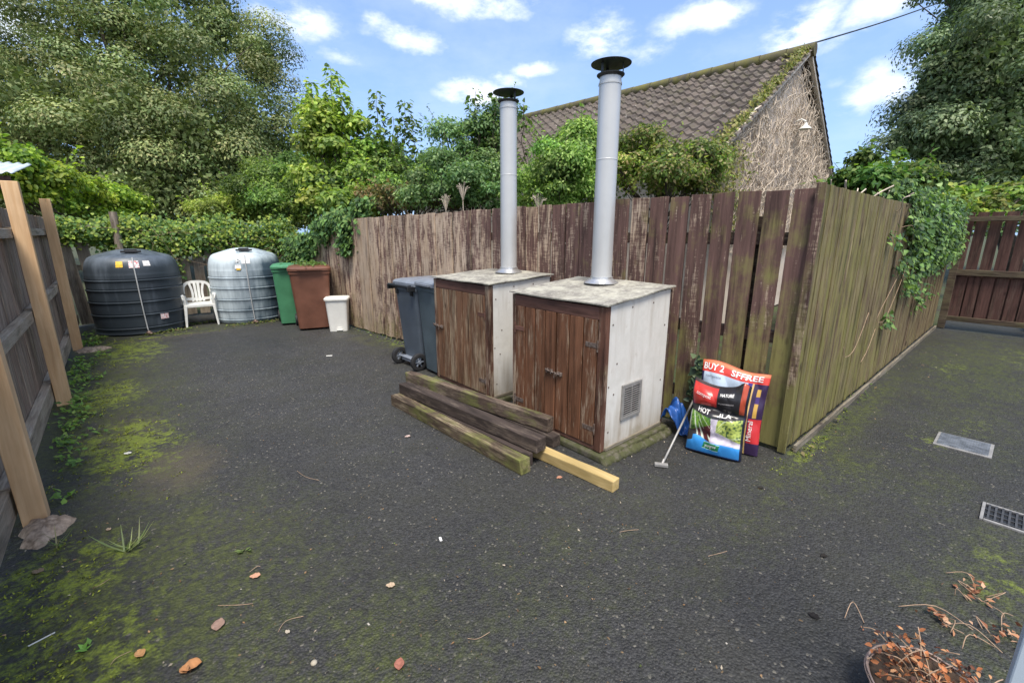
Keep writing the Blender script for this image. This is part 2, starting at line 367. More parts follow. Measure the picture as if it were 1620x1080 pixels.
M['rust'] = plain('rusty_iron', (.13, .075, .05), .65, metal=.3, var=.4, scale=45, bump=.3, col2=(.24, .2, .18))
M['rubber'] = plain('black_rubber', (.022, .022, .024), .65, var=.3)
M['blackplastic'] = plain('black_plastic', (.018, .019, .021), .4, var=.2)
M['greyblue'] = plain('slate_blue_bin_plastic', (.085, .105, .132), .42, var=.14, scale=5, bump=.06)
M['greyblue2'] = plain('grey_bin_plastic', (.085, .115, .135), .42, var=.14, scale=5, bump=.06)
M['lidgrey'] = plain('grey_lid_plastic', (.20, .225, .27), .32, var=.15, scale=7, bump=.06)
M['greenbin'] = plain('green_bin_plastic', (.06, .22, .11), .45, var=.15, scale=5, bump=.06)
M['brownbin'] = plain('brown_bin_plastic', (.15, .062, .038), .5, var=.2, scale=4, bump=.06)
M['whitepl'] = plain('white_plastic', (.74, .735, .70), .4, var=.05, scale=7, bump=.05)
M['chairpl'] = plain('dirty_white_plastic', (.66, .66, .63), .45, var=.12, scale=9)
M['bluepl'] = plain('blue_polythene', (.02, .09, .34), .3, var=.4, scale=9, bump=.6, bscale=14)
M['upvc'] = plain('pale_blue_white_frame', (.52, .60, .68), .35, var=.04)
M['brick'] = plain('rendered_wall_grey', (.33, .31, .30), .9, var=.1, bump=.4)
def board_white():
    m, g = mat('cement_board'); o = g.obj(); p = g.xyz(g.pos())
    n = g.noise(o, 7, 6, .65); st = g.noise(g.scale(o, (1, 1, .08)), 16, 5, .6)
    c = g.mix(g.rng(n, .35, .7), (.56, .545, .51), (.68, .665, .635))
    z = g.rng(p[2], .02, .42, .38, 0.)
    f = g.rng(g.m('ADD', g.m('ADD', st, z), g.m('MULTIPLY', g.m('SUBTRACT', n, .5), .7)), .50, .92, 0, .75)
    c = g.mix(f, c, (.30, .245, .185))
    c = g.mix(g.rng(g.m('ADD', n, g.rng(p[2], .0, .16, .3, 0.)), .62, .9, 0, .7), c, (.20, .18, .10))
    g.out(c, .6, normal=g.bump(g.noise(o, 40, 4), .12, .003), spec=.35); return m
M['cement'] = board_white()
def lichen():
    m, g = mat('lichened_roof_sheet'); o = g.pos()
    a = g.noise(o, 9, 7, .68, .4); b = g.noise(o, 32, 6, .7)
    c = g.mix(g.rng(a, .40, .62), (.40, .385, .32), (.20, .185, .165)); c = g.mix(g.rng(g.noise(o, 3.4, 5, .6), .5, .62, 0, .6), c, (.15, .135, .12))
    c = g.mix(g.rng(b, .5, .66, 0, .6), c, (.50, .485, .42)); c = g.mix(g.rng(b, .22, .4, .6, 0), c, (.09, .085, .07))
    g.out(c, .85, normal=g.bump(b, .4, .004)); return m
M['lichen'] = lichen()
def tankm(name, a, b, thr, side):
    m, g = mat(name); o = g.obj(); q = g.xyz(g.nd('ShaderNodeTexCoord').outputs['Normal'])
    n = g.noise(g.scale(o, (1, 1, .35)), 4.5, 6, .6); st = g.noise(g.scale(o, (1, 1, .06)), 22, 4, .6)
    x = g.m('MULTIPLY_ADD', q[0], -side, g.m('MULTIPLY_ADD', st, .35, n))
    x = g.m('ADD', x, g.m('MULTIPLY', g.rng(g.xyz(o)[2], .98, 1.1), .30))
    c = g.mix(g.rng(x, thr[0], thr[1]), a, b)  # paler tone on the side towards the left fence and near the top
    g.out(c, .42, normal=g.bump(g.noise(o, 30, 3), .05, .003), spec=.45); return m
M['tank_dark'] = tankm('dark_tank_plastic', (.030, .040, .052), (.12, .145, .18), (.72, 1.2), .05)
M['tank_pale'] = tankm('pale_blue_tank_plastic', (.055, .085, .115), (.55, .63, .68), (.52, 1.15), .42)
def tile():
    m, g = mat('roof_tile_concrete'); r = g.attr('rnd'); o = g.obj()
    c = g.mix(r, (.056, .045, .039), (.125, .10, .086)); n = g.noise(o, 3, 6, .65)
    c = g.mix(g.rng(n, .5, .75, 0, .6), c, (.20, .175, .15)); c = g.mix(g.rng(g.noise(o, 7, 2), .70, .73), c, (.34, .31, .28))
    c = g.mix(g.rng(g.noise(o, 5, 6, .7), .50, .68, 0, .6), c, (.095, .088, .045))
    g.out(c, .85, normal=g.bump(g.noise(o, 40, 4), .3, .01)); return m
M['tile'] = tile()
M['ridge'] = plain('mossy_ridge_tile', (.10, .085, .065), .9, var=.3, scale=5, bump=.5, col2=(.16, .15, .04))
M['render'] = plain('weathered_render', (.60, .50, .42), .9, var=.15, scale=2.2, bump=.7, bscale=25, col2=(.72, .64, .57))
M['bark'] = plain('bark', (.085, .065, .05), .95, var=.4, scale=9, bump=.8, bscale=30)
M['vinestem'] = plain('dry_vine_stem', (.56, .475, .385), .9, var=.25, scale=9, bump=.3)
M['drystem'] = plain('dry_brown_stem', (.36, .25, .17), .9, var=.3, scale=30)
M['leaf'] = leafmat('leaf'); M['leafgloss'] = leafmat('glossy_leaf', .45, .25, .28)
M['leafdense'] = leafmat('dense_leaf', .5, .16, .3); M['leafdry'] = leafmat('dry_leaf', .8, .15, .2, (1.1, 1, .9))

# ---------------------------------------------------------------- setting: ground and yard
b = MB(); b.add([(-400, -400, -.03), (400, -400, -.03), (400, 400, -.03), (-400, 400, -.03)], [(0, 1, 2, 3)])
tag(b.build('ground', M['soil'], local=True), kind='structure')
b = MB()
b.add([(-.70, -6, 0), (10.0, -6, 0), (10.0, .96, 0), (3.33, .96, 0), (2.78, 7.1, 0), (2.58, 10.3, 0), (-.70, 10.3, 0)], [(0, 1, 2, 3, 4, 5, 6)])
tag(b.build('asphalt_yard', M['asphalt'], local=True), kind='structure')
b = MB(); b.add([(10.0, -6, -.004), (30, -6, -.004), (30, .9, -.004), (10.0, .9, -.004)], [(0, 1, 2, 3)])
tag(b.build('path', M['asphalt'], local=True), kind='structure')

# ---------------------------------------------------------------- fences
def fboard(mb, base, du, w, t, z0, z1, lean=0, thick_dir=None, rnd=None, slant=0, round_top=False):
    """vertical board: base point, du unit vector along the fence, w width, t thickness along n"""
    du = Vector(du); n = Vector((du.y, -du.x, 0)) if thick_dir is None else Vector(thick_dir)
    base = Vector(base); l = Vector((du.x*lean, du.y*lean, 0))
    prof = [(-.5, 0), (.5, 0)]
    K = 4
    vs = []; zs = [z0+(z1-z0)*k/K for k in range(K+1)]; bow = random.uniform(-.005, .005)
    for k, z in enumerate(zs):
        q = k/K; o = base+l*q+n*(bow*math.sin(q*math.pi))
        for sx, sy in ((-.5, 0), (.5, 0), (.5, 1), (-.5, 1)):
            zz = z+(slant*sx if k == K else 0)
            if k == 0: zz += random.uniform(-.006, .006)
            vs.append(o+du*(w*sx)+n*(t*sy)+Vector((0, 0, zz)))
    fs = [(3, 2, 1, 0), tuple(4*K+i for i in range(4))]
    for k in range(K):
        a = 4*k
        fs += [(a+i, a+(i+1) % 4, a+4+(i+1) % 4, a+4+i) for i in range(4)]
    if round_top:
        top = base+l; N = 6
        b0 = len(vs)
        for sy in (0, 1):
            for k in range(N+1):
                th = math.pi*k/N
                vs.append(top+du*(w*.5*math.cos(th))+n*(t*sy)+Vector((0, 0, z1+w*.45*math.sin(th))))
        fs += [tuple(b0+k for k in range(N+1)), tuple(b0+N+1+k for k in range(N, -1, -1))]
        fs += [(b0+k, b0+N+1+k, b0+N+2+k, b0+k+1) for k in range(N)]
    mb.add(vs, fs, rnd)

# main fence: from the corner, away to the left
fc = Vector((3.33, .95, 0)); dm_ = Vector((-.093, 1, 0)).normalized()
nm = Vector((-dm_.y, dm_.x, 0))      # towards the yard
mf = thing('picket_fence', 'tall fence of peeling purple brown vertical boards behind the boiler housings', 'fence', (3.33, .95, 0))
b = MB(); s = .075; i = 0
while s < 8.35:
    if s < 6.2: zt = 1.775-.012*s+random.uniform(-.008, .008)
    else: zt = 1.70-(s-6.2)*.235+random.uniform(-.025, .025)
    k = min(1, s/3.2); wd = .136*(1-k)+.150*k+random.uniform(-.004, .004)
    fboard(b, fc+dm_*s-nm*(.010*(i % 2)*min(1, s/2.5)+random.uniform(0, .004)), dm_, wd, .019+random.uniform(0, .004), .015+random.uniform(0, .02), zt, lean=random.uniform(-.008, .008), slant=random.uniform(-.006, .006), thick_dir=-nm, rnd=random.choice((random.random()*.5, random.random())))
    s += .163; i += 1
b.build('board_panel', M['fence_main'], mf, bevel=.0015, seg=1)
for z in (1.46, .80, .26):
    for (s0, s1) in ((.05, 2.8), (2.8, 5.7), (5.7, 8.4)):
        zz = z-(.30 if z > 1 and s0 > 5 else 0); b = MB(); c = fc+dm_*((s0+s1)/2)-nm*(.022+.024+.003)
        b.box((c.x, c.y, zz), (s1-s0-.004, .045, .085), Mz(math.atan2(dm_.y, dm_.x))); b.build('rail', M['rail_y'], mf, bevel=.003)
for s in (.35, 2.8, 5.7, 8.2):
    b = MB(); c = fc+dm_*s-nm*.125; b.box((c.x, c.y, .80 if s < 6 else .6), (.09, .09, 1.62 if s < 6 else 1.15), Mz(math.atan2(dm_.y, dm_.x))); b.build('post', M['rail_y'], mf, bevel=.004)

# receding fence on the right
rf = thing('board_fence', 'mossy green brown fence of narrow vertical boards running from the corner to the right', 'fence', (3.33, .93, 0))
b = MB(); x = 3.345; k = 0
while x < 9.85:
    zt = 1.785-.004*(x-3.3)+random.uniform(-.004, .004); w_ = random.uniform(.062, .10)
    off = random.uniform(0, .007)
    fboard(b, (x+w_/2, .918+off, 0), (1, 0, 0), w_-.004, .018, .03+random.uniform(0, .01), zt, thick_dir=(0, 1, 0), lean=random.uniform(-.003, .003))
    x += w_+.002; k += 1
b.build('board_panel', M['fence_right'], rf, bevel=.0015, seg=1)
b = MB(); fboard(b, (3.309, .935, 0), (0, 1, 0), .05, .02, .012, 1.795, thick_dir=(-1, 0, 0)); b.build('corner_board', M['fence_main'], rf, bevel=.002)
for z in (1.46, .80, .2):
    b = MB(); b.box((6.6, .983, z), (6.3, .045, .085)); b.build('rail', M['rail_x'], rf, bevel=.003)
b = MB(); b.box((6.6, .885, .025), (6.4, .022, .05)); b.build('gravel_board', M['rail_x'], rf, bevel=.003)
for x in (3.6, 6.4, 9.6):
    b = MB(); b.box((x, 1.055, .85), (.09, .09, 1.7)); b.build('post', M['rail_y'], rf, bevel=.004)

# far gate-like fence across the passage
gf = thing('rail_fence', 'dark brown slatted fence closing the far right end of the passage, gap underneath', 'fence', (9.95, -.8, 0))
b = MB(); y = .80
while y > -2.6:
    fboard(b, (9.97, y, 0), (0, 1, 0), .125, .02, .16, 1.80, thick_dir=(1, 0, 0)); y -= .152
b.build('board_panel', M['gate'], gf, bevel=.0015, seg=1)
b = MB(); y = .73
while y > -2.6:
    fboard(b, (9.945, y, 0), (0, 1, 0), .13, .018, .17, .86, thick_dir=(1, 0, 0)); y -= .149
b.build('lower_board_panel', M['gate'], gf, bevel=.0015, seg=1)
for z, h in ((1.70, .07), (.90, .09), (.175, .075)):
    b = MB(); b.box((9.915, -.9, z), (.05, 3.5, h)); b.build('rail', M['gate_rail'], gf, bevel=.004)
b = MB(); b.box((9.93, .835, .9), (.09, .09, 1.78)); b.build('post', M['gate_rail'], gf, bevel=.004)
b = MB(); b.box((9.93, -2.6, .9), (.09, .09, 1.78)); b.build('post', M['gate_rail'], gf, bevel=.004)

# left fence
lf = thing('close_board_fence', 'grey brown close boarded fence with horizontal rails along the left side of the yard', 'fence', (-.64, 5, 0))
b = MB(); y = .2
while y < 10.1:
    w_ = random.uniform(.10, .125)
    fboard(b, (-.655, y, 0), (0, 1, 0), w_, .016, .10, 1.70+random.uniform(-.01, .01), thick_dir=(-1, 0, 0), lean=random.uniform(-.004, .004)); y += w_+.006
b.build('board_panel', M['fence_left'], lf, bevel=.0015, seg=1)
for z, h in ((1.50, .075), (.82, .085), (.135, .15)):
    for (y0, y1) in ((.2, 3.3), (3.3, 5.6), (5.6, 8.1), (8.1, 10.1)):
        b = MB(); b.box((-.624, (y0+y1)/2, z+random.uniform(-.008, .008)), (.058, y1-y0-.006, h)); b.build('rail', M['rail_left'], lf, bevel=.005)
for k, (y, lab) in enumerate(((3.28, 'new orange timber post bolted to the left fence, nearest the camera'), (5.52, 'new orange timber post, the middle one along the left fence'), (8.08, 'new orange timber post against the left fence nearest the dark oil tank'))):
    b = MB(); b.box((-.541, y, .95), (.098, .095, 1.90), Matrix.Rotation(R(-.6+.5*k), 3, 'Y'))
    o = b.build('timber_post', M['post_new'], bevel=.004, origin=(-.54, y, 0)); tag(o, lab, 'post', 'new timber posts along the left fence')
for (x, y, rx, ry) in ((-.49, 3.12, .10, .15), (-.41, 7.92, .17, .12)):
    b = MB(); vs = [(x+rx*.1, y, .045)]; n = 26
    for ring, (q, z) in enumerate(((.45, .042), (.8, .028), (1.0, -.004))):
        for j in range(n):
            th = 2*math.pi*j/n; rr = q*(1+.16*math.sin(3*th+1)+.10*math.sin(7*th)); vs.append((x+rx*rr*math.cos(th), y+ry*rr*math.sin(th), z+random.uniform(-.010, .006) if z > 0 else z))
    fs = [(0, 1+j, 1+(j+1) % n) for j in range(n)]+[(1+k*n+j, 1+(k+1)*n+j, 1+(k+1)*n+(j+1) % n, 1+k*n+(j+1) % n) for k in range(2) for j in range(n)]
    b.add(vs, fs); tag(b.build('concrete_footing', M['dirt'], smooth=True), 'rough pale concrete footing around the foot of the %s orange post' % ('nearest' if y < 4 else 'farthest'), 'footing')

# back fence (pickets with rounded tops under ivy)
bf = thing('picket_fence', 'grey round topped picket fence behind the two oil tanks, half buried in ivy', 'fence', (1, 10.15, 0))
b = MB(); x = -.5
while x < 2.65:
    tall = x < -.1
    fboard(b, (x, 10.12, 0), (1, 0, 0), .155, .02, .03, (1.62 if tall else 1.12)+random.uniform(-.03, .03), thick_dir=(0, 1, 0), lean=(-.10 if tall else random.uniform(-.01, .01)), round_top=not tall); x += .205
b.build('board_panel', M['fence_back'], bf, bevel=.0015, seg=1)
for z in (.95, .3):
    b = MB(); b.box((1.05, 10.17, z), (3.2, .045, .085)); b.build('rail', M['rail_x'], bf, bevel=.003)
b = MB(); b.tube([(.08, 10.02, 0), (.085, 10.03, 1.0), (.09, 10.04, 1.83)], [.06, .055, .055], 12)
tag(b.build('round_post', M['fence_back'], smooth=True, autos=40), 'brown round post rising out of the ivy behind the dark oil tank', 'post')

# ---------------------------------------------------------------- boiler housings
def patchtxt(): pass
def screws(mb, pts):
    for p in pts: mb.lathe([(.0065, 0), (.0065, .002), (.004, .0035)], 8); 
def housing(label, x0, x1, y0, y1, zf, zb, doors, worn, vent, fl, flz):
    r_ = thing('boiler_housing', label, 'boiler housing', ((x0+x1)/2, (y0+y1)/2, 0))
    t = .012
    # slab
    b = MB(); b.box(((x0+x1)/2, (y0+y1)/2, .022), (x1-x0+.07, y1-y0+.10, .05)); o = b.build('plinth', M['concrete'], r_, bevel=.012)
    def side(y, s):
        b = MB(); ya, yb = (y, y+t) if s < 0 else (y-t, y)
        z0 = .052; vs = [(x0+.045, ya, z0), (x1, ya, z0), (x1, ya, zb-.012), (x0+.045, ya, zf-.006), (x0+.045, yb, z0), (x1, yb, z0), (x1, yb, zb-.012), (x0+.045, yb, zf-.006)]
        b.add(vs, [(0, 1, 2, 3), (7, 6, 5, 4), (0, 4, 5, 1), (1, 5, 6, 2), (2, 6, 7, 3), (3, 7, 4, 0)])
        return b.build('side_panel', M['cement'], r_, bevel=.002)
    sp = side(y0, -1); side(y1, 1)
    b = MB()
    for (px_, pz) in ((x0+.075, zf-.13), (x0+.14, zf*.62), (x0+.12, zf*.42), (x0+.06, zf*.48), (x0+.28, zf-.035), (x1-.22, zf-.03), (x1-.05, zf*.4), (x1-.05, zf*.8), (x0+.08, .18)):
        Mx = Matrix.Rotation(R(90), 3, 'X'); n = 8; c = Vector((px_, y0-.0005, pz))
        vs = [c+Mx @ Vector((.0065*math.cos(k*math.pi/4), .0065*math.sin(k*math.pi/4), zq)) for zq in (0, .002) for k in range(8)]
        b = MB(); b.add(vs, [tuple(range(8)), tuple(range(15, 7, -1))]+[(k, k+8, (k+1) % 8+8, (k+1) % 8) for k in range(8)]); b.build('screw', M['rust'], sp)
    b = MB(); b.box((x1-.006, (y0+y1)/2, .05+(zb-.065)/2), (.012, y1-y0-2*t-.002, zb-.07)); b.build('back_panel', M['cement'], r_)
    # corner trims at the back of the side panel
    b = MB(); b.box((x1+.004, y0+.004, .05+(zb-.07)/2), (.014, .022, zb-.075)); b.build('corner_trim', M['rail_y'], r_, bevel=.002)
    b = MB(); b.box(((x0+x1)/2+.02, y0-.004, .062), (x1-x0-.06, .012, .022)); b.build('base_trim', M['rail_x'], r_, bevel=.002)
    # frame
    wj = .055
    wjl = .03
    for (ya, yb) in ((y0-.002, y0+wj), (y1-wjl, y1+.002)):
        b = MB(); b.box((x0+.022, (ya+yb)/2, .052+(zf-.06)/2), (.046, yb-ya, zf-.064)); b.build('door_jamb', M['door_frame'], r_, bevel=.003)
    b = MB(); b.box((x0+.020, (y0+wj+y1-wjl)/2, zf-.055), (.042, y1-y0-wj-wjl-.001, .082)); b.build('door_head', M['door_frame_y'], r_, bevel=.003)
    b = MB(); b.box((x0+.024, (y0+wj+y1-wjl)/2, .068), (.040, y1-y0-wj-wjl-.001, .03)); b.build('door_sill', M['door_frame_y'], r_, bevel=.003)
    # doors
    ya, yb = y0+wj+.003, y1-wjl-.003; zt = zf-.098; zb_ = .086
    spans = [(ya, yb)] if doors == 1 else [(ya, ya+(yb-ya)*.46-.002), (ya+(yb-ya)*.46+.002, yb)]
    for di, (a, c) in enumerate(spans):
        n = max(3, round((c-a)/.112)); b = MB(); wv = (c-a)/n; gv = .010
        for k in range(n):
            yy = a+wv*(k+.5); b.box((x0+.008, yy, (zt+zb_)/2+random.uniform(-.002, .002)), (.020, wv-gv, zt-zb_))
        b.box((x0+.021, (a+c)/2, (zt+zb_)/2), (.006, c-a-.004, zt-zb_-.004), rnd=.3)
        dr = b.build('door', M['door_worn'] if worn else M['door'], r_, bevel=.0025)
        # hinges
        hy = a if di == 0 else c; sg = 1 if di == 0 else -1
        for zz in (zb_+.12, zt-.17):
            b = MB(); b.box((x0-.0025, hy+sg*.050, zz), (.004, .095, .032)); b.tube([(x0-.003, hy-sg*.004, zz-.04), (x0-.003, hy-sg*.004, zz+.04)], .006, 8)
            b.build('hinge', M['door_frame_y'] if random.random() < .5 else M['rust'], dr, bevel=.001)
    # latch
    zl = .60 if worn else .52; yl = (spans[0][1]+.002) if doors == 2 else yb-.045
    b = MB(); b.box((x0-.004, yl-.045, zl), (.005, .05, .03)); b.box((x0-.004, yl+.052, zl+.004), (.005, .06, .03))
    b.tube([(x0-.014, yl-.05, zl), (x0-.014, yl+.085, zl+.006)], .0065, 8); b.tube([(x0-.014, yl+.07, zl+.005), (x0-.03, yl+.072, zl+.02)], .005, 8)
    n = 14; b.tube([(x0-.020+.006*math.sin(k*2*math.pi/n), yl-.01+.012*math.sin(k*2*math.pi/n), zl-.012+.024*math.cos(k*2*math.pi/n)) for k in range(n+1)], .0035, 6)
    for yy in (yl-.062, yl-.03, yl+.03, yl+.075): b.box((x0-.012, yy, zl+.001), (.016, .007, .026))
    b.build('latch', M['rust'], r_, bevel=.001)
    # roof sheet
    ov = .018; A = Vector((x0-ov, y0-ov-.01, zf)); L = x1-x0+.05
    b = MB(); dzr = zb-zf; tt = .009
    X0, X1, Y0, Y1 = x0-ov, x1+.03, y0-.022, y1+.022
    zA = lambda x: zf+(x-x0)/(x1-x0)*dzr
    # subdivided, slightly sagging sheet
    NX, NY = 8, 8; vs = []
    for tz in (0, tt):
        for ix in range(NX+1):
            for iy in range(NY+1):
                xx = X0+(X1-X0)*ix/NX; yy = Y0+(Y1-Y0)*iy/NY
                vs.append((xx, yy, zA(xx)+tz+.003*math.sin(ix*1.3+iy)*(1 if tz else 1)))
    def idx(t_, a_, c_): return t_*(NX+1)*(NY+1)+a_*(NY+1)+c_
    fs = []
    for a_ in range(NX):
        for c_ in range(NY):
            fs.append((idx(1, a_, c_), idx(1, a_+1, c_), idx(1, a_+1, c_+1), idx(1, a_, c_+1)))
            fs.append((idx(0, a_, c_), idx(0, a_, c_+1), idx(0, a_+1, c_+1), idx(0, a_+1, c_)))
    for a_ in range(NX):
        fs.append((idx(0, a_, 0), idx(0, a_+1, 0), idx(1, a_+1, 0), idx(1, a_, 0))); fs.append((idx(0, a_, NY), idx(1, a_, NY), idx(1, a_+1, NY), idx(0, a_+1, NY)))
    for c_ in range(NY):
        fs.append((idx(0, 0, c_), idx(1, 0, c_), idx(1, 0, c_+1), idx(0, 0, c_+1))); fs.append((idx(0, NX, c_), idx(0, NX, c_+1), idx(1, NX, c_+1), idx(1, NX, c_)))
    b.add(vs, fs); rfo = b.build('roof_sheet', M['lichen'], r_)
    # flue
    fx, fy = fl; zr = zA(fx)+tt+.003; Rr = .079
    b = MB(); b.lathe([(.135, zr), (.135, zr+.004), (.118, zr+.014), (.088, zr+.034), (.086, zr+.05)], 36, (fx, fy, 0)); b.build('flashing', M['alu'], r_, smooth=True, autos=35)
    b = MB(); b.lathe([(Rr, zr+.02), (Rr, zr+.9), (Rr+.0015, zr+.902), (Rr+.0015, zr+.908), (Rr, zr+.91), (Rr, flz-.10), (Rr+.004, flz-.098), (Rr+.004, flz-.085), (Rr, flz-.083), (Rr-.004, flz-.04), (Rr-.01, flz-.04)], 40, (fx, fy, 0))
    fo = b.build('flue_pipe', M['galv'], r_, smooth=True, autos=35)
    b = MB(); b.lathe([(Rr-.006, flz-.048), (Rr+.008, flz-.044), (Rr+.019, flz-.034), (Rr+.019, flz-.029), (Rr-.01, flz-.029), (Rr-.02, flz-.06)], 36, (fx, fy, 0))
    b.lathe([(.141, flz+.037), (.142, flz+.041), (.105, flz+.050), (.05, flz+.057), (.004, flz+.060), (.004, flz+.057), (.05, flz+.054), (.105, flz+.047), (.140, flz+.036)], 40, (fx, fy, 0))
    for k in range(3):
        a = 2*math.pi*k/3+R(30 if worn else 55); ux, uy = math.cos(a), math.sin(a)
        b.box((fx+ux*(Rr+.008), fy+uy*(Rr+.008), flz+.008), (.004, .022, .088), Mz(a))
    b.build('rain_cowl', M['blackmetal'], r_, smooth=True, autos=35)
    if vent:
        va, vb, z0, z1 = 2.478, 2.706, .232, .488; b = MB()
        y = y0-.008
        for (cx, cz, sx, sz) in (((va+vb)/2, z1-.011, vb-va, .022), ((va+vb)/2, z0+.011, vb-va, .022), (va+.011, (z0+z1)/2, .022, z1-z0-.046), (vb-.011, (z0+z1)/2, .022, z1-z0-.046)): b.box((cx, y, cz), (sx, .014, sz))
        vf = b.build('vent', M['galv2'], r_, bevel=.002)
        b = MB(); nsl = 13
        for k in range(nsl): b.box(((va+vb)/2, y-.001, z0+.030+(z1-z0-.06)*k/(nsl-1)), (vb-va-.048, .012, .004), Matrix.Rotation(R(-38), 3, 'X'))
        b.box(((va+vb)/2, y-.002, (z0+z1)/2), (.005, .008, z1-z0-.05)); b.build('slats', M['galv2'], vf)
        b = MB(); b.box(((va+vb)/2, y0-.002, (z0+z1)/2), (vb-va-.04, .003, z1-z0-.04)); b.build('vent_backing', M['blackmetal'], vf)
    return r_
M['galv2'] = plain('dull_zinc_vent', (.33, .32, .31), .5, metal=.4, var=.15, scale=20)
housing('nearer boiler housing with double brown plank doors and a vent in its white side', 2.27, 3.02, 1.71, 2.60, 1.055, 1.118, 2, False, True, (2.865, 2.225), 2.62)
housing('farther boiler housing with a single worn plank door, beside the grey wheelie bins', 2.335, 3.07, 2.985, 3.86, 1.075, 1.115, 1, True, False, (2.93, 3.42), 2.695)
# rough mossy concrete lip round the nearer plinth
b = MB(); pts = interp([(2.24, 1.655, .0), (2.5, 1.64, .01), (2.8, 1.63, .005), (3.05, 1.66, .0), (3.12, 1.9, 0)], 8)
pts = interp(pts, 3); b.tube(pts, [.032+random.uniform(-.006, .008) for i in range(len(pts))], 14); b.v = [(x+random.uniform(-.006, .006), y+random.uniform(-.006, .006), z+random.uniform(-.006, .006)) for x, y, z in b.v]; o = b.build('concrete_kerb', M['concrete'], smooth=True)
tag(o, 'mossy crumbling concrete edging along the foot of the nearer boiler housing', 'kerb')
# mossy damp band where kerb meets asphalt handled by the asphalt material

# ---------------------------------------------------------------- timber beams
def beam(name, label, cat, A, B, w_, h, z0a, z0b, m, side=1, group=None, ragged=0, roll=0):
    """A,B: ground plan of the camera-side long edge; w_ width away from the camera; h height"""
    A = Vector((A[0], A[1], 0)); B = Vector((B[0], B[1], 0)); d = (B-A); L = d.length; d.normalize(); n = Vector((-d.y, d.x, 0))*side
    K = 14; b = MB(); vs = []
    for k in range(K+1):
        q = k/K; z0 = z0a+(z0b-z0a)*q; p = A+d*(L*q)
        for (sx, sz) in ((0, 0), (1, 0), (1, 1), (0, 1)):
            j = Vector((random.uniform(-1, 1), random.uniform(-1, 1), random.uniform(-1, 1)))*.0018
            e = d*(random.uniform(-ragged, 0) if k == K else 0)
            vs.append(p+n*(w_*sx)+Vector((0, 0, z0+h*sz))+j+e)
    fs = [(3, 2, 1, 0), tuple(4*K+i for i in range(4))]
    for k in range(K): fs += [(4*k+i, 4*k+(i+1) % 4, 4*k+4+(i+1) % 4, 4*k+4+i) for i in range(4)]
    b.add(vs, fs, rnd=random.random()*.6); o = b.build(name, m, bevel=.006, seg=2); return tag(o, label, cat, group)
GB = 'old timber beams stacked in front of the boiler housings'
beam('timber_beam', 'mossy beam with a broken end, lowest and nearest the camera in the stack', 'timber beam', (1.665, 3.56), (1.735, 1.90), .085, .098, 0, 0, M["beam1"], 1, GB, ragged=.03)
beam('timber_beam', 'dark brown beam lying on top in the middle of the stack', 'timber beam', (1.745, 3.55), (1.885, 1.925), .100, .095, .094, .094, M['beam2'], 1, GB)
beam('timber_beam', 'green streaked beam at the back of the stack, leaning against the brown doors', 'timber beam', (1.935, 3.79), (2.165, 2.10), .075, .105, .094, .094, M['beam3'], 1, GB)
beam('timber_plank', 'thin brown plank squeezed in low between the front beam and the dark top beam', 'plank', (1.765, 3.50), (1.835, 1.96), .055, .090, 0, 0, M['beam2'], 1)
beam('timber_beam', 'short dark beam at the bottom of the stack, only its end showing beside the doors', 'timber beam', (2.02, 3.55), (2.155, 2.03), .085, .090, 0, 0, M['beam2'], 1, GB)
beam('timber_plank', 'fresh yellow timber lying on the asphalt, sticking out from under the dark beams', 'timber', (1.905, 2.75), (2.012, 1.405), .072, .075, 0, 0, M["yellow"], 1)

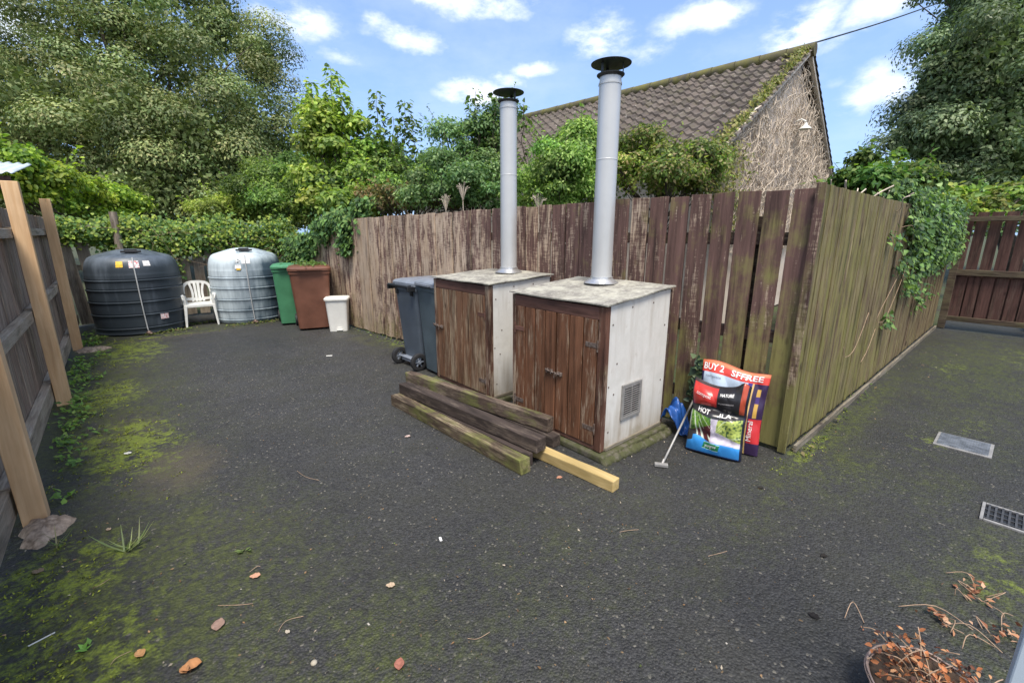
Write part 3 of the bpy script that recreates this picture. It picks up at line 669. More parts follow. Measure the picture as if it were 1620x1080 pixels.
# ---------------------------------------------------------------- oil tanks
def tank(label, cx, cy, r, zs, m, fa, ht):
    """fa: azimuth of the side that faces the camera"""
    t = thing('oil_tank', label, 'oil tank', (cx, cy, 0), 0)
    k = r/.59
    prof = [(r*.94, 0), (r*.985, .03)]
    zsh = zs[0]
    ribs = zs[1:]
    def R_(z): return r*(.972+.03*math.sin(min(1, max(0, z/1.0))*math.pi*.86))
    z = .05
    zz = [z_ for z_ in np.arange(.05, zsh, .01)]
    for z in zz:
        rr = R_(z); add = 0
        for q in ribs:
            dq = z-q
            if -.055 < dq < 0: add += .006*(1+dq/.055)
            elif 0 <= dq < .012: add += .014
            elif .012 <= dq < .03: add -= .010*(1-(dq-.012)/.018)
        prof.append((rr+add, z))
    top = [(r*.985, zsh), (r*.985, zsh+.035), (r*.965, zsh+.10), (r*.93, zsh+.17), (r*.87, zsh+.225), (r*.80, zsh+.25), (r*.6, zsh+.287), (r*.42, zsh+.32), (r*.28, zsh+.338), (r*.1, zsh+.345), (.01, zsh+.346)]
    b = MB(); b.lathe(prof+top, 72, (cx, cy, 0)); b.build('shell', m, t, smooth=True, autos=50)
    ztop = zsh+.345
    b = MB(); b.lathe([(.13, ztop-.03), (.12, ztop-.002), (.05, ztop+.004), (.004, ztop+.005)], 28, (cx, cy, 0)); b.build('manhole_cover', m, t, smooth=True, autos=50)
    ca, sa = math.cos(fa), math.sin(fa)
    b = MB(); hx, hy = cx+ca*.30, cy+sa*.30; Mq = Mz(fa)
    b.box((hx, hy, ztop-.012), (.06, .15, .035), Mq); b.box((hx+ca*.05, hy+sa*.05, ztop-.028), (.03, .24, .03), Mq); b.build('fill_cap', M['blackplastic'], t, bevel=.006)
    # sight tube
    def on(da, z, off=.012):
        rr = r*1.0+off
        if z > zsh+.04: rr = np.interp(z, [zsh+.04, zsh+.10, zsh+.17, zsh+.225, zsh+.25], [r*.985, r*.965, r*.93, r*.87, r*.8])+off
        elif z > 0: rr = R_(z)+.008+off
        return Vector((cx+rr*math.cos(fa+da), cy+rr*math.sin(fa+da), z))
    b = MB(); b.tube([on(-.005, zsh+.235, .01), on(-.01, zsh+.20), on(-.01, zsh+.1), on(.0, zsh*.7), on(.015, zsh*.35), on(.03, .10), on(.04, .05, .03)], .0085, 8); b.build('sight_tube', M['tube'], t, smooth=True)
    b = MB(); b.lathe([(.008, 0), (.026, .012), (.032, .035), (.026, .058), (.008, .07)], 14, on(.04, 0, .045)); b.tube([on(.04, .03, .0), on(.04, .03, .06), on(.09, .03, .09)], .014, 10); b.tube([on(-.02, .045, .05), on(.1, .045, .05)], .008, 8); b.build('valve', M['rust2'], t, smooth=True)
    # labels
    for (da, zc, wq, hq, mm) in ht:
        b = MB(); n = 6; vs = []
        for i_ in range(n+1):
            a = da-(wq/2-wq*i_/n)/r
            for zq in (zc-hq/2, zc, zc+hq/2):
                vs.append(on(a, zq, .0035))
        b.add(vs, [(3*i_+j_, 3*i_+3+j_, 3*i_+4+j_, 3*i_+1+j_) for i_ in range(n) for j_ in range(2)])
        so = b.build('sticker', mm, t); so['label'] = {'sticker_yellow': 'yellow warning sticker', 'sticker_white': 'white printed sticker', 'sticker_red': 'white sticker with red printing', 'sticker_black': 'black framed sticker'}[mm.name]
    return t
M['tube'] = plain('cloudy_sight_tube', (.36, .37, .38), .35, var=.1)
M['rust2'] = plain('tarnished_brass', (.16, .11, .09), .5, metal=.4, var=.3, scale=30)
def sticker(name, base, ink, scale, thr):
    m, g = mat(name); o = g.obj(); n = g.noise(g.scale(o, (1, 1, 3.2)), scale, 2, .5); g.out(g.mix(g.rng(n, thr, thr+.03), base, ink), .4); return m
S_y = sticker('sticker_yellow', (.80, .50, .05), (.35, .18, .02), 60, .60); S_w = sticker('sticker_white', (.74, .74, .74), (.45, .38, .38), 60, .56)
S_r = sticker('sticker_red', (.76, .72, .73), (.62, .16, .16), 38, .54); S_b = sticker('sticker_black', (.55, .58, .6), (.03, .03, .035), 28, .50)
fa1 = math.atan2(-9.19, -.19); fa2 = math.atan2(-9.09, -1.71)
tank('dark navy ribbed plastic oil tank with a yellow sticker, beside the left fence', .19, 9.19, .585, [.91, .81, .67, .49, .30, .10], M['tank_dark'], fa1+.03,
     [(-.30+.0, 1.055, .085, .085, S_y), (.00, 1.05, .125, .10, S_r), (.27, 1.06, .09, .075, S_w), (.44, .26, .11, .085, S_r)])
tank('pale blue ribbed plastic oil tank beside the green and brown wheelie bins', 1.71, 9.12, .56, [.90, .76, .59, .40, .22, .06], M['tank_pale'], fa2+.03,
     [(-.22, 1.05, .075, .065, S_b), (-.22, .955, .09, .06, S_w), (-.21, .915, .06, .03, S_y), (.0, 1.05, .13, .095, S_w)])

# ---------------------------------------------------------------- wheelie bins
def bin_(label, cx, cy, rz, bm, lm, h=.97, w0=.36, w1=.47, d0=.40, d1=.53, wheels=True, group='wheelie bins standing about the yard', lidtilt=0):
    """local frame: front = -Y side, rear with wheels and handle = +Y side"""
    t = thing('wheelie_bin', label, 'wheelie bin', (cx, cy, 0), rz, group)
    z0, z1 = .035, h-.06
    b = MB(); K = 10; n = 20
    def ring(w_, d_, z, e=.16):
        out = []
        for k in range(n*2):
            th = 2*math.pi*(k+.5)/(2*n); c_, s_ = math.cos(th), math.sin(th)
            out.append((w_/2*math.copysign(abs(c_)**e, c_), d_/2*math.copysign(abs(s_)**e, s_), z))
        return out
    vs = []; zs = [z0, z0+.02, .2, .45, .7, z1-.10, z1-.045, z1-.04, z1]
    for i_, z in enumerate(zs):
        q = (z-z0)/(z1-z0); ex = .012 if i_ >= 7 else 0
        vs += ring(w0+(w1-w0)*q+ex*2, d0+(d1-d0)*q+ex*2, z)
    m_ = 2*n; fs = [tuple(range(m_-1, -1, -1)), tuple(range((len(zs)-1)*m_, len(zs)*m_))]
    fs += [(i_*m_+j, i_*m_+(j+1) % m_, (i_+1)*m_+(j+1) % m_, (i_+1)*m_+j) for i_ in range(len(zs)-1) for j in range(m_)]
    b.add(vs, fs); b.build('body', bm, t, local=True, smooth=True, autos=35)
    # lid
    b = MB(); vs = []
    for (ws, z, ds) in ((.03, z1+.004, .04), (.045, z1+.012, .055), (.045, z1+.045, .055), (.01, z1+.062, .02), (-.12, z1+.078, -.10), (-.35, z1+.082, -.4)):
        vs += ring(w1+ws, d1+ds, z, .22)
    k = 6; fs = [tuple(range(m_-1, -1, -1)), tuple(range((k-1)*m_, k*m_))]+[(i_*m_+j, i_*m_+(j+1) % m_, (i_+1)*m_+(j+1) % m_, (i_+1)*m_+j) for i_ in range(k-1) for j in range(m_)]
    b.add(vs, fs); b.box((0, -d1/2-.045, z1+.03), (w1*.6, .035, .018)); b.build('lid', lm, t, local=True, smooth=True, autos=35)
    # handle and hinge
    b = MB(); hy = d1/2+.075
    b.tube([(-w1/2+.02, hy, z1+.015), (w1/2-.02, hy, z1+.015)], .014, 10)
    for sx in (-1, 1):
        b.box((sx*(w1/2-.06), d1/2+.035, z1+.005), (.028, .09, .045)); b.box((sx*(w1/2-.02), d1/2+.04, z1-.01), (.022, .10, .055))
    for sx in (-.33, .33): b.box((sx*w1, d1/2+.008, z1-.045), (.03, .03, .09))
    b.build('handle', M['blackplastic'], t, local=True, bevel=.005)
    if wheels:
        for sx in (-1, 1):
            b = MB(); xw = sx*(w0/2+.030); yw = d0/2+.055; zw = .10; Mx = Matrix.Rotation(R(90), 3, 'Y')
            def ringw(r_, x_): return [(x_, yw+r_*math.cos(2*math.pi*k/28), zw+r_*math.sin(2*math.pi*k/28)) for k in range(28)]
            vs = []; pr = [(.055, -.020), (.085, -.024), (.097, -.019), (.100, -.008), (.100, .008), (.097, .019), (.085, .024), (.055, .020)]
            for r_, x_ in pr: vs += ringw(r_, xw+x_)
            k = len(pr); fs = [(i_*28+j, i_*28+(j+1) % 28, (i_+1)*28+(j+1) % 28, (i_+1)*28+j) for i_ in range(k-1) for j in range(28)]; b.add(vs, fs)
            wo = b.build('wheel', M['rubber'], t, local=True, smooth=True, autos=50)
            b = MB(); 
            for kk in range(6):
                a = kk*math.pi/3; b.box((xw, yw+.033*math.cos(a), zw+.033*math.sin(a)), (.022, .055, .012), Matrix.Rotation(a, 3, 'X'))
            b.tube([(xw-.026, yw, zw), (xw+.026, yw, zw)], .018, 12); b.build('hub', M['lidgrey'], wo, local=True)
        b = MB(); b.tube([(-w0/2-.02, d0/2+.055, .10), (w0/2+.02, d0/2+.055, .10)], .010, 8)
        b.box((0, d0/2+.018, .085), (w0*.86, .075, .05)); b.build('axle', M['lidgrey'], t, local=True, bevel=.004)
    return t
# rear (local +Y) must face world -X for the blue pair: rotate +90
bin_('slate blue wheelie bin with its wheels towards the yard, left of the grey green bin', 2.625, 4.535, R(92), M['greyblue'], M['lidgrey'], h=.985)
bin_('grey green wheelie bin half hidden behind the farther boiler housing', 2.66, 4.085, R(-91), M['greyblue2'], M['lidgrey'], h=1.01, w0=.37, w1=.45, d0=.46, d1=.56, wheels=True)
bin_('brown wheelie bin beside the white pedal bin, leaves on its lid', 2.30, 7.55, R(-17), M['brownbin'], M['brownbin'], h=.985, w0=.46, w1=.58, d0=.48, d1=.62)
bin_('green wheelie bin between the pale oil tank and the brown bin', 2.16, 8.18, R(-17), M['greenbin'], M['greenbin'], h=.985, w0=.38, w1=.47, d0=.42, d1=.55)

# white pedal bin
t = thing('pedal_bin', 'white plastic pedal bin standing against the fence beside the brown wheelie bin', 'bin', (2.53, 7.09, 0), R(-28))
b = MB(); n = 20
def rr2(w_, d_, z, e=.3):
    return [(w_/2*math.copysign(abs(math.cos(2*math.pi*(k+.5)/40))**e, math.cos(2*math.pi*(k+.5)/40)), d_/2*math.copysign(abs(math.sin(2*math.pi*(k+.5)/40))**e, math.sin(2*math.pi*(k+.5)/40)), z) for k in range(40)]
def stack(b, rings):
    vs = [p for r_ in rings for p in r_]; k = len(rings); m_ = 40
    b.add(vs, [tuple(range(m_-1, -1, -1)), tuple(range((k-1)*m_, k*m_))]+[(i_*m_+j, i_*m_+(j+1) % m_, (i_+1)*m_+(j+1) % m_, (i_+1)*m_+j) for i_ in range(k-1) for j in range(m_)])
stack(b, [rr2(.27, .24, 0), rr2(.272, .242, .02), rr2(.33, .29, .47), rr2(.335, .295, .48)]); b.build('body', M['whitepl'], t, local=True, smooth=True, autos=40)
b = MB(); stack(b, [rr2(.335, .30, .482), rr2(.362, .325, .486), rr2(.365, .33, .51), rr2(.34, .305, .525), rr2(.2, .18, .532)]); b.build('lid', M['whitepl'], t, local=True, smooth=True, autos=40)
b = MB(); b.box((.02, -.128, .022), (.09, .04, .02)); b.box((.02, -.124, .045), (.07, .012, .04)); b.build('pedal', M['chairpl'], t, local=True, bevel=.005)

# plastic chair
t = thing('plastic_chair', 'dirty white plastic garden armchair standing between the two oil tanks', 'chair', (.955, 9.10, 0), R(-5)); t.scale = (.76, .86, .87)
def flat(pts, w_, th, m_name='arm'):
    pass
b = MB()    # back with openings, built as curved strips in local frame, front = -Y
def bar(b, pts, w_, t_, nrm=(0, 1, 0)):
    pts = [Vector(p) for p in pts]; vs = []
    for i_, p in enumerate(pts):
        tg = (pts[min(i_+1, len(pts)-1)]-pts[max(i_-1, 0)]).normalized(); nn = Vector(nrm); s_ = tg.cross(nn).normalized(); nn = s_.cross(tg).normalized()
        ww = w_[i_] if hasattr(w_, '__len__') else w_
        for (a, c) in ((-.5, -.5), (.5, -.5), (.5, .5), (-.5, .5)): vs.append(p+s_*(ww*a)+nn*(t_*c))
    k = len(pts); fs = [(3, 2, 1, 0), tuple(4*(k-1)+i_ for i_ in range(4))]+[(4*i_+j, 4*i_+(j+1) % 4, 4*i_+4+(j+1) % 4, 4*i_+4+j) for i_ in range(k-1) for j in range(4)]
    b.add(vs, fs)
bar(b, interp([(-.235, .16, .40), (-.255, .20, .56), (-.245, .23, .68), (-.20, .245, .755), (-.10, .25, .785), (0, .25, .79), (.10, .25, .785), (.20, .245, .755), (.245, .23, .68), (.255, .20, .56), (.235, .16, .40)], 5), .055, .012)
bar(b, interp([(-.13, .24, .77), (-.10, .22, .66), (-.09, .20, .56), (-.10, .18, .42)], 5), .045, .012)
bar(b, interp([(.13, .24, .77), (.10, .22, .66), (.09, .20, .56), (.10, .18, .42)], 5), .045, .012)
bar(b, interp([(-.035, .24, .78), (-.03, .20, .56), (-.03, .18, .42)], 5), .05, .011); bar(b, interp([(.035, .24, .78), (.03, .20, .56), (.03, .18, .42)], 5), .05, .011)
bar(b, [(-.23, .18, .475), (0, .19, .46), (.23, .18, .475)], .05, .012)
b.build('backrest', M['chairpl'], t, local=True, bevel=.004, smooth=True, autos=40)
b = MB(); b.box((0, -.03, .40), (.47, .45, .016)); b.box((0, -.255, .385), (.47, .014, .05)); b.box((-.235, -.03, .385), (.014, .45, .05)); b.box((.235, -.03, .385), (.014, .45, .05)); b.build('seat', M['chairpl'], t, local=True, bevel=.006)
for sx in (-1, 1):
    b = MB(); bar(b, interp([(sx*.25, .20, .60), (sx*.29, .05, .60), (sx*.295, -.12, .60), (sx*.285, -.24, .585), (sx*.27, -.265, .50)], 5), .055, .012, (0, 0, 1)); b.build('armrest', M['chairpl'], t, local=True, bevel=.004)
    b = MB(); bar(b, [(sx*.262, -.265, .59), (sx*.255, -.25, .40), (sx*.29, -.28, .0)], [.04, .06, .035], .014); bar(b, [(sx*.25, -.26, .40), (sx*.285, -.287, 0)], [.05, .03], .035); b.build('leg', M['chairpl'], t, local=True, bevel=.003)
    b = MB(); bar(b, [(sx*.235, .17, .42), (sx*.275, .26, .0)], [.06, .035], .014); bar(b, [(sx*.23, .18, .40), (sx*.27, .27, 0)], [.04, .03], .035); b.build('leg', M['chairpl'], t, local=True, bevel=.003)

# ---------------------------------------------------------------- compost bags
def tintmat(name, rough=.3, spec=.5):
    m, g = mat(name); g.out(g.attr('tint', 'Color'), rough, spec=spec, normal=g.bump(g.noise(g.obj(), 14, 3, .55), .18, .006)); return m
M['bag'] = tintmat('printed_polythene', .28)
M['ink_white'] = plain('white_print', (.78, .77, .76), .35, var=.03); M['ink_grey'] = plain('grey_print', (.2, .22, .28), .4, var=.05); M['ink_pale'] = plain('pale_print', (.45, .42, .42), .4, var=.05)
def bag(label, bl, br, W, H, lean, T, shape, paint, N=(120, 150)):
    """bl, br: bottom corners on the ground (left and right as seen from the yard)"""
    bl = Vector((*bl, 0)); br = Vector((*br, 0)); r_ = (br-bl).normalized(); n0 = Vector((r_.y, -r_.x, 0))
    if n0.x > 0: n0 = -n0
    up_ = (Vector((0, 0, 1))*math.cos(lean)-n0*math.sin(lean)); nn = (n0*math.cos(lean)+Vector((0, 0, 1))*math.sin(lean))
    mid = (bl+br)/2
    def P(u, v, s=1, off=0.):
        hu = u-.5; ang = shape(u, v)
        th = T*(max(0, 1-abs(2*hu)**3.2))**.6*(max(0., math.sin(math.pi*min(1, max(0, v*.93+.06))))**.5)
        wr = .009*math.sin(11*v+7*u)*math.sin(9*u-4*v)+.004*abs(math.sin(13*u+9*v))+.0022*math.sin(26*v-13*u)+.004*math.sin(17*v+2*math.sin(9*u))*v**2
        wr *= min(1, v*6)*min(1, (1-v)*8+.2)
        w_ = W*(1-.05*math.sin(math.pi*v)); q = mid+r_*(hu*w_)+up_*(v*H+ang[0])+nn*(ang[1]+.035)
        return q+nn*((th/2+wr+off)*s)
    nu, nv = N; V = []; T_ = []
    for s in (1, -1):
        for j in range(nv+1):
            for i_ in range(nu+1):
                p = P(i_/nu, j/nv, s); V.append(p); T_.append(paint(i_/nu, j/nv, s))
    k = (nu+1)*(nv+1); a = np.arange(nu)[None, :]+np.arange(nv)[:, None]*(nu+1); a = a.ravel()
    F1 = np.c_[a, a+1, a+nu+2, a+nu+1]; F2 = F1[:, ::-1]+k
    edge = [j*(nu+1) for j in range(nv+1)]; e2 = [j*(nu+1)+nu for j in range(nv+1)]; tp = [nv*(nu+1)+i_ for i_ in range(nu+1)]; bt = list(range(nu+1))
    F3 = [(x, x+k, y+k, y) for L_ in (edge, e2, tp, bt) for x, y in zip(L_[:-1], L_[1:])]
    V = np.array([tuple(v_) for v_ in V])
    root = thing('compost_bag', label, 'compost bag', (mid.x, mid.y, 0), 0)
    npmesh('sack', V, np.vstack([F1, F2, np.array(F3)]), M['bag'], root, np.array(T_), smooth=True)
    return root, P
def text_on(root, P, W, H, s, u0, v0, hgt, mt, wid=None, rot=0, bold=.0, shear=0., name='lettering', curve=None):
    cu = bpy.data.curves.new('txt', 'FONT'); cu.body = s; cu.size = 1; cu.offset = bold; cu.shear = shear; cu.resolution_u = 3
    o = bpy.data.objects.new('txt', cu); C.objects.link(o); dg = bpy.context.evaluated_depsgraph_get(); dg.update()
    me = bpy.data.meshes.new_from_object(o.evaluated_get(dg)); bpy.data.objects.remove(o); bpy.data.curves.remove(cu)
    xs = [v.co.x for v in me.vertices]; x0, x1 = min(xs), max(xs); ww = wid if wid else (x1-x0)*hgt
    for v in me.vertices:
        x = (v.co.x-x0)/(x1-x0)*ww; y = v.co.y*hgt
        X_, Y_ = (x*math.cos(rot)-y*math.sin(rot), x*math.sin(rot)+y*math.cos(rot))
        uu = u0+X_/W; vv = v0+Y_/H+(curve(uu) if curve else 0)
        v.co = P(uu, vv, 1, .0035)-wl(root)
    me.materials.append(mt); o = bpy.data.objects.new(name, me); C.objects.link(o); o.parent = root; return o
def hsh(*a): return (math.sin(sum(x*k for x, k in zip(a, (127.1, 311.7, 74.7))))*43758.5453) % 1
def paint_back(u, v, s):
    if v > .865+.0*u: return (.62, .055, .04) if v < .96 else (.75, .20, .10)
    if s < 0: return (.03, .02, .09)
    if u < .045: return (.03, .03, .10)
    if u < .74: return (.50, .60, .74) if v > .2 else (.42, .50, .64)
    if u < .80: return (.05, .03, .22)
    if u < .825: return (.62, .42, .16)
    if .44 < v < .80 and .88 < u < .93: return (.55, .33, .07) if v > .7 or v < .62 else (.06, .03, .16)
    if .14 < v < .43 and u > .84: return (.50, .03, .035)
    return (.035, .018, .06)
b2, P2 = bag('red topped compost bag leaning on the fence behind the black and blue one', (3.10, 1.475), (3.155, 1.025), .45, .60, R(9), .13,
             lambda u, v: (-.035*(u)*v**3+.012*math.sin(7*u)*v**4, 0), paint_back)
text_on(b2, P2, .45, .60, 'BUY 2', .03, .895, .062, M['ink_white'], wid=.145, bold=.02)
text_on(b2, P2, .45, .60, 'SFFREE', .47, .895, .062, M['ink_white'], wid=.205, bold=.02)
text_on(b2, P2, .45, .60, 'composte', .09, .81, .026, M['ink_grey'], wid=.11)
text_on(b2, P2, .45, .60, 'Mineral', .90, .17, .045, M['ink_white'], wid=.14, rot=R(90))
text_on(b2, P2, .45, .60, 'multi purpose', .80, .22, .018, M['ink_pale'], wid=.16, rot=R(90))
def paint_front(u, v, s):
    if s < 0: return (.02, .02, .025)
    if u < .025 or u > .965: return (.012, .014, .03)
    bw = .57-.10*(math.sin(u*math.pi*.9)**1.0)*.75
    wave = .185+.05*math.cos((u-.18)*7.5)*math.exp(-((u-.2)/.35)**2)-.06*max(0, u-.55)-(.07 if u < .12 else 0)
    if v < .02: return (.02, .04, .12)
    if v < wave:
        if abs(v-.115+.06*(u-.5)) < .048 and .33 < u+(.115-v)*.3 < .62: return (.02, .17, .07) if abs(v-.115+.06*(u-.5)) < .042 else (.5, .75, .7)
        k = .8+.5*v/.2; return (.035*k, .23*k, .58*k)
    if v < bw:
        def vn(x, y):
            xi, yi = math.floor(x), math.floor(y); fx, fy = x-xi, y-yi; return (hsh(xi, yi)*(1-fx)+hsh(xi+1, yi)*fx)*(1-fy)+(hsh(xi, yi+1)*(1-fx)+hsh(xi+1, yi+1)*fx)*fy
        if u < .42+.04*vn(v*9, 3):
            ang = math.atan2(v-.72, u-.02); rr_ = math.hypot(v-.72, u-.02); st = vn(ang*26, rr_*3); h_ = vn(u*45, v*50)
            if u+(v-.2)*.3 < .20 and v < .29: return (.03, .03, .035)
            if st > .70: return (.55, .60, .50)
            if v < .33+.35*(u-.2): return (.06+.05*h_, .022, .025)
            return (.03+.14*h_, .10+.22*h_, .03)
        if u < .58-.05*vn(v*12, 7) or v < .33-.22*(u-.5): h_ = vn(u*22-v*30, v*30); q_ = vn(math.atan2(v-.1, u-.3)*22, 2); return (.34+.22*h_+.1*q_, .31+.20*h_+.1*q_, .40+.2*h_+.1*q_)
        ang = math.atan2(v-.22, u-.42); st = vn(ang*15, math.hypot(u, v)*3); h_ = vn(u*40, v*55)
        return (.52, .60, .36) if st > .72 else ((.16+.3*h_, .22+.32*h_, .06+.06*h_) if h_ > .3 else (.05, .10, .04))
    if v > .635+.03*math.sin(u*5):
        if u < .47: return (.50, .035, .03) if v < .955 else (.05, .03, .03)
        if u > .88: return (.42, .07, .035)
        return (.018, .017, .02)
    return (.022, .022, .026)
b1, P1 = bag('black and blue compost bag with a plant picture, in front of the red topped bag', (2.905, 1.425), (2.995, 1.075), .365, .515, R(13), .15,
             lambda u, v: ((-.035*math.sin(math.pi*min(1, u*1.15))+.022*math.exp(-((u-.88)/.09)**2)-.012*u)*v**4, .045*v**3*math.exp(-((u-.9)/.12)**2)-.030*math.exp(-((v-.60-.03*math.sin(5*u))/.055)**2)+.022*math.exp(-((v-.80)/.12)**2)-.012*math.exp(-((v-.30+.1*u)/.05)**2)), paint_front)
text_on(b1, P1, .365, .515, 'compost', .09, .80, .038, M['ink_white'], wid=.10, rot=R(-9))
text_on(b1, P1, .365, .515, 'NATURE', .52, .84, .034, M['ink_white'], wid=.085, bold=.02)
text_on(b1, P1, .365, .515, 'improvement', .5, .72, .018, M['ink_pale'], wid=.10)
cv = lambda u: -.055*math.sin(u*math.pi*.9)
text_on(b1, P1, .365, .515, 'HOT', .15, .590, .046, M['ink_white'], wid=.082, bold=.02, curve=cv)
text_on(b1, P1, .365, .515, '.ILA', .52, .590, .034, M['ink_white'], wid=.09, bold=.02, curve=cv)
text_on(b1, P1, .365, .515, 'youngrow', .36, .103, .034, M['ink_white'], wid=.078, shear=.3)

# ---------------------------------------------------------------- putter, blue tarpaulin
b = MB(); b.tube([(2.53, 1.385, .03), (2.90, 1.47, .165), (3.16, 1.53, .26)], [.0075, .007, .0065], 10); 
t = thing('golf_putter', 'grey golf putter lying with its head on the asphalt beside the compost bags', 'golf club', (2.51, 1.38, 0))
b.build('shaft', M['galv2'], t, smooth=True)
b = MB(); b.box((2.505, 1.385, .016), (.030, .085, .022), Mz(R(35))); b.tube([(2.515, 1.385, .02), (2.545, 1.39, .042)], .009, 8); b.build('club_head', M['galv2'], t, bevel=.008)
def sheet(name, pts_fn, nu, nv, m, th=.004):
    V = [pts_fn(i_/nu, j/nv) for j in range(nv+1) for i_ in range(nu+1)]; a = (np.arange(nu)[None, :]+np.arange(nv)[:, None]*(nu+1)).ravel()
    o = npmesh(name, np.array(V), np.c_[a, a+1, a+nu+2, a+nu+1], m, smooth=True); s = o.modifiers.new('solid', 'SOLIDIFY'); s.thickness = th; return o
def tarp(u, v):
    x = 3.01+.20*u; y = 1.70-.26*v-.02*math.sin(6*u)
    z = .03+.20*math.exp(-((v-.22)/.24)**2)*(.6+.5*math.sin(2.6*u+.3))+.028*math.sin(17*v+5*u)*math.sin(4*u+1)+.012*math.sin(33*u+11*v)
    return (x, y, max(.006, z*(1-.55*max(0, v-.5)*2)))
tag(sheet('tarpaulin', tarp, 40, 50, M['bluepl']), 'crumpled blue plastic sheet between the nearer boiler housing and the compost bags', 'plastic sheet')

# ---------------------------------------------------------------- drain covers
t = thing('drain_cover', 'flat grey metal inspection cover set in the asphalt at the right', 'drain cover', (4.45, .115, 0))
b = MB(); b.box((4.45, .115, .004), (.30, .30, .012)); b.build('frame', M['galv2'], t, bevel=.003)
def plate():
    m, g = mat('tread_plate'); o = g.obj(); v = g.voro(g.scale(o, (1, 1, 0)), 75, rnd=.25); n = g.noise(o, 20, 5)
    g.out(g.mix(g.rng(n, .35, .65), (.10, .112, .13), (.20, .22, .25)), .5, .4, g.bump(g.m('SUBTRACT', 1., v), .5, .003)); return m
b = MB(); b.box((4.45, .115, .011), (.265, .265, .006)); b.build('plate', plate(), t, bevel=.002)
t = thing('gully_grate', 'black slotted drainage grate in a pale frame at the right edge', 'drain grate', (3.42, -.19, 0))
b = MB(); gx0, gx1, gy0, gy1 = 3.30, 3.53, -.36, -.04
for (cx, cy, sx, sy) in (((gx0+gx1)/2, gy0+.007, gx1-gx0, .014), ((gx0+gx1)/2, gy1-.007, gx1-gx0, .014), (gx0+.007, (gy0+gy1)/2, .014, gy1-gy0-.03), (gx1-.007, (gy0+gy1)/2, .014, gy1-gy0-.03)): b.box((cx, cy, .004), (sx, sy, .013))
b.build('frame', M['galv2'], t, bevel=.002)
b = MB()
for k in range(11): b.box(((gx0+gx1)/2, gy0+.03+k*(gy1-gy0-.06)/10, .007), (gx1-gx0-.032, .009, .010))
for k in range(4): b.box((gx0+.03+k*(gx1-gx0-.06)/3, (gy0+gy1)/2, .0055), (.008, gy1-gy0-.032, .009))
b.build('bars', plain('dark_grate_iron', (.07, .072, .078), .5, metal=.3, var=.3, scale=30), t)
b = MB(); b.box(((gx0+gx1)/2, (gy0+gy1)/2, .002), (gx1-gx0-.028, gy1-gy0-.028, .003)); b.build('sump', M['blackplastic'], t)

# blue crate and pipes beyond the gap under the far fence
b = MB()
for k in range(3): b.box((10.75, -.28, .05+k*.07), (.4, .36, .05))
b.box((10.75, -.28, .03), (.36, .32, .05)); tag(b.build('plastic_crate', M['bluepl'], bevel=.006), 'blue plastic crate showing under the far brown fence', 'crate')

# ---------------------------------------------------------------- wall corner at the right edge of the view
q0 = gp(1640, 1130, 0)
q = EYE+(ray(1606, 1035))*(1.0); hx, hy = q.x, q.y
t = thing('door_frame', 'pale blue white door frame edge at the bottom right corner of the view', 'door frame', (hx+.03, hy-.05, 0))
b = MB(); b.box((hx+.055, hy-.035, 1.0), (.06, .06, 2.0)); b.build('jamb', M['upvc'], t, bevel=.004)
b = MB(); b.box((hx+.075, hy-.10, 1.0), (.04, .065, 2.0)); b.build('side_lining', M['brick'], t, bevel=.003)

# ---------------------------------------------------------------- corrugated shed behind the left fence
t = thing('shed', 'dark timber shed with a pale corrugated roof edge showing over the left fence', 'shed', (-1.8, 7.0, 0))
Xe, Yf = -.66, 6.1
b = MB(); b.box((-1.85, 7.0, .95), (1.9, 1.7, 1.9)); b.build('wall', M['gate'], t)
b = MB(); b.box((-1.80, 6.03, 1.925), (2.44, .03, .11)); b.build('fascia', M['gate'], t)
V = []; nu, nv = 300, 6
for j in range(nv+1):
    for i_ in range(nu+1):
        x = -3.0+2.44*i_/nu; V.append((x, 5.97+1.9*j/nv, 2.005+.010*math.sin(2*math.pi*x/.076)+.27*j/nv))
a = (np.arange(nu)[None, :]+np.arange(nv)[:, None]*(nu+1)).ravel()
o = npmesh('corrugated_roof', np.array(V), np.c_[a, a+1, a+nu+2, a+nu+1], plain('corrugated_sheet', (.62, .70, .74), .35, var=.1), t); s_ = o.modifiers.new('solid', 'SOLIDIFY'); s_.thickness = .004

# ---------------------------------------------------------------- bungalow behind the fence
TH = .073; HE = Vector((6.568, 3.109, 0)); ga = Vector((math.cos(TH), math.sin(TH), 0)); gr = Vector((-math.sin(TH), math.cos(TH), 0))
ZE, ZR, W2, LR = 2.655, 4.64, 3.37, 8.14
hs = thing('bungalow', 'bungalow with a brown pantiled roof and a gable wall covered in dry climber stems', 'house', tuple(HE+ga*W2+gr*LR/2))
Hp = lambda a, r, z: HE+ga*a+gr*r+Vector((0, 0, z))
b = MB(); o_ = .12
def wallbox(a0, a1, r0, r1, z0, z1): b.add([Hp(a0, r0, z0), Hp(a1, r0, z0), Hp(a1, r1, z0), Hp(a0, r1, z0), Hp(a0, r0, z1), Hp(a1, r0, z1), Hp(a1, r1, z1), Hp(a0, r1, z1)], [(3, 2, 1, 0), (4, 5, 6, 7), (0, 1, 5, 4), (1, 2, 6, 5), (2, 3, 7, 6), (3, 0, 4, 7)])
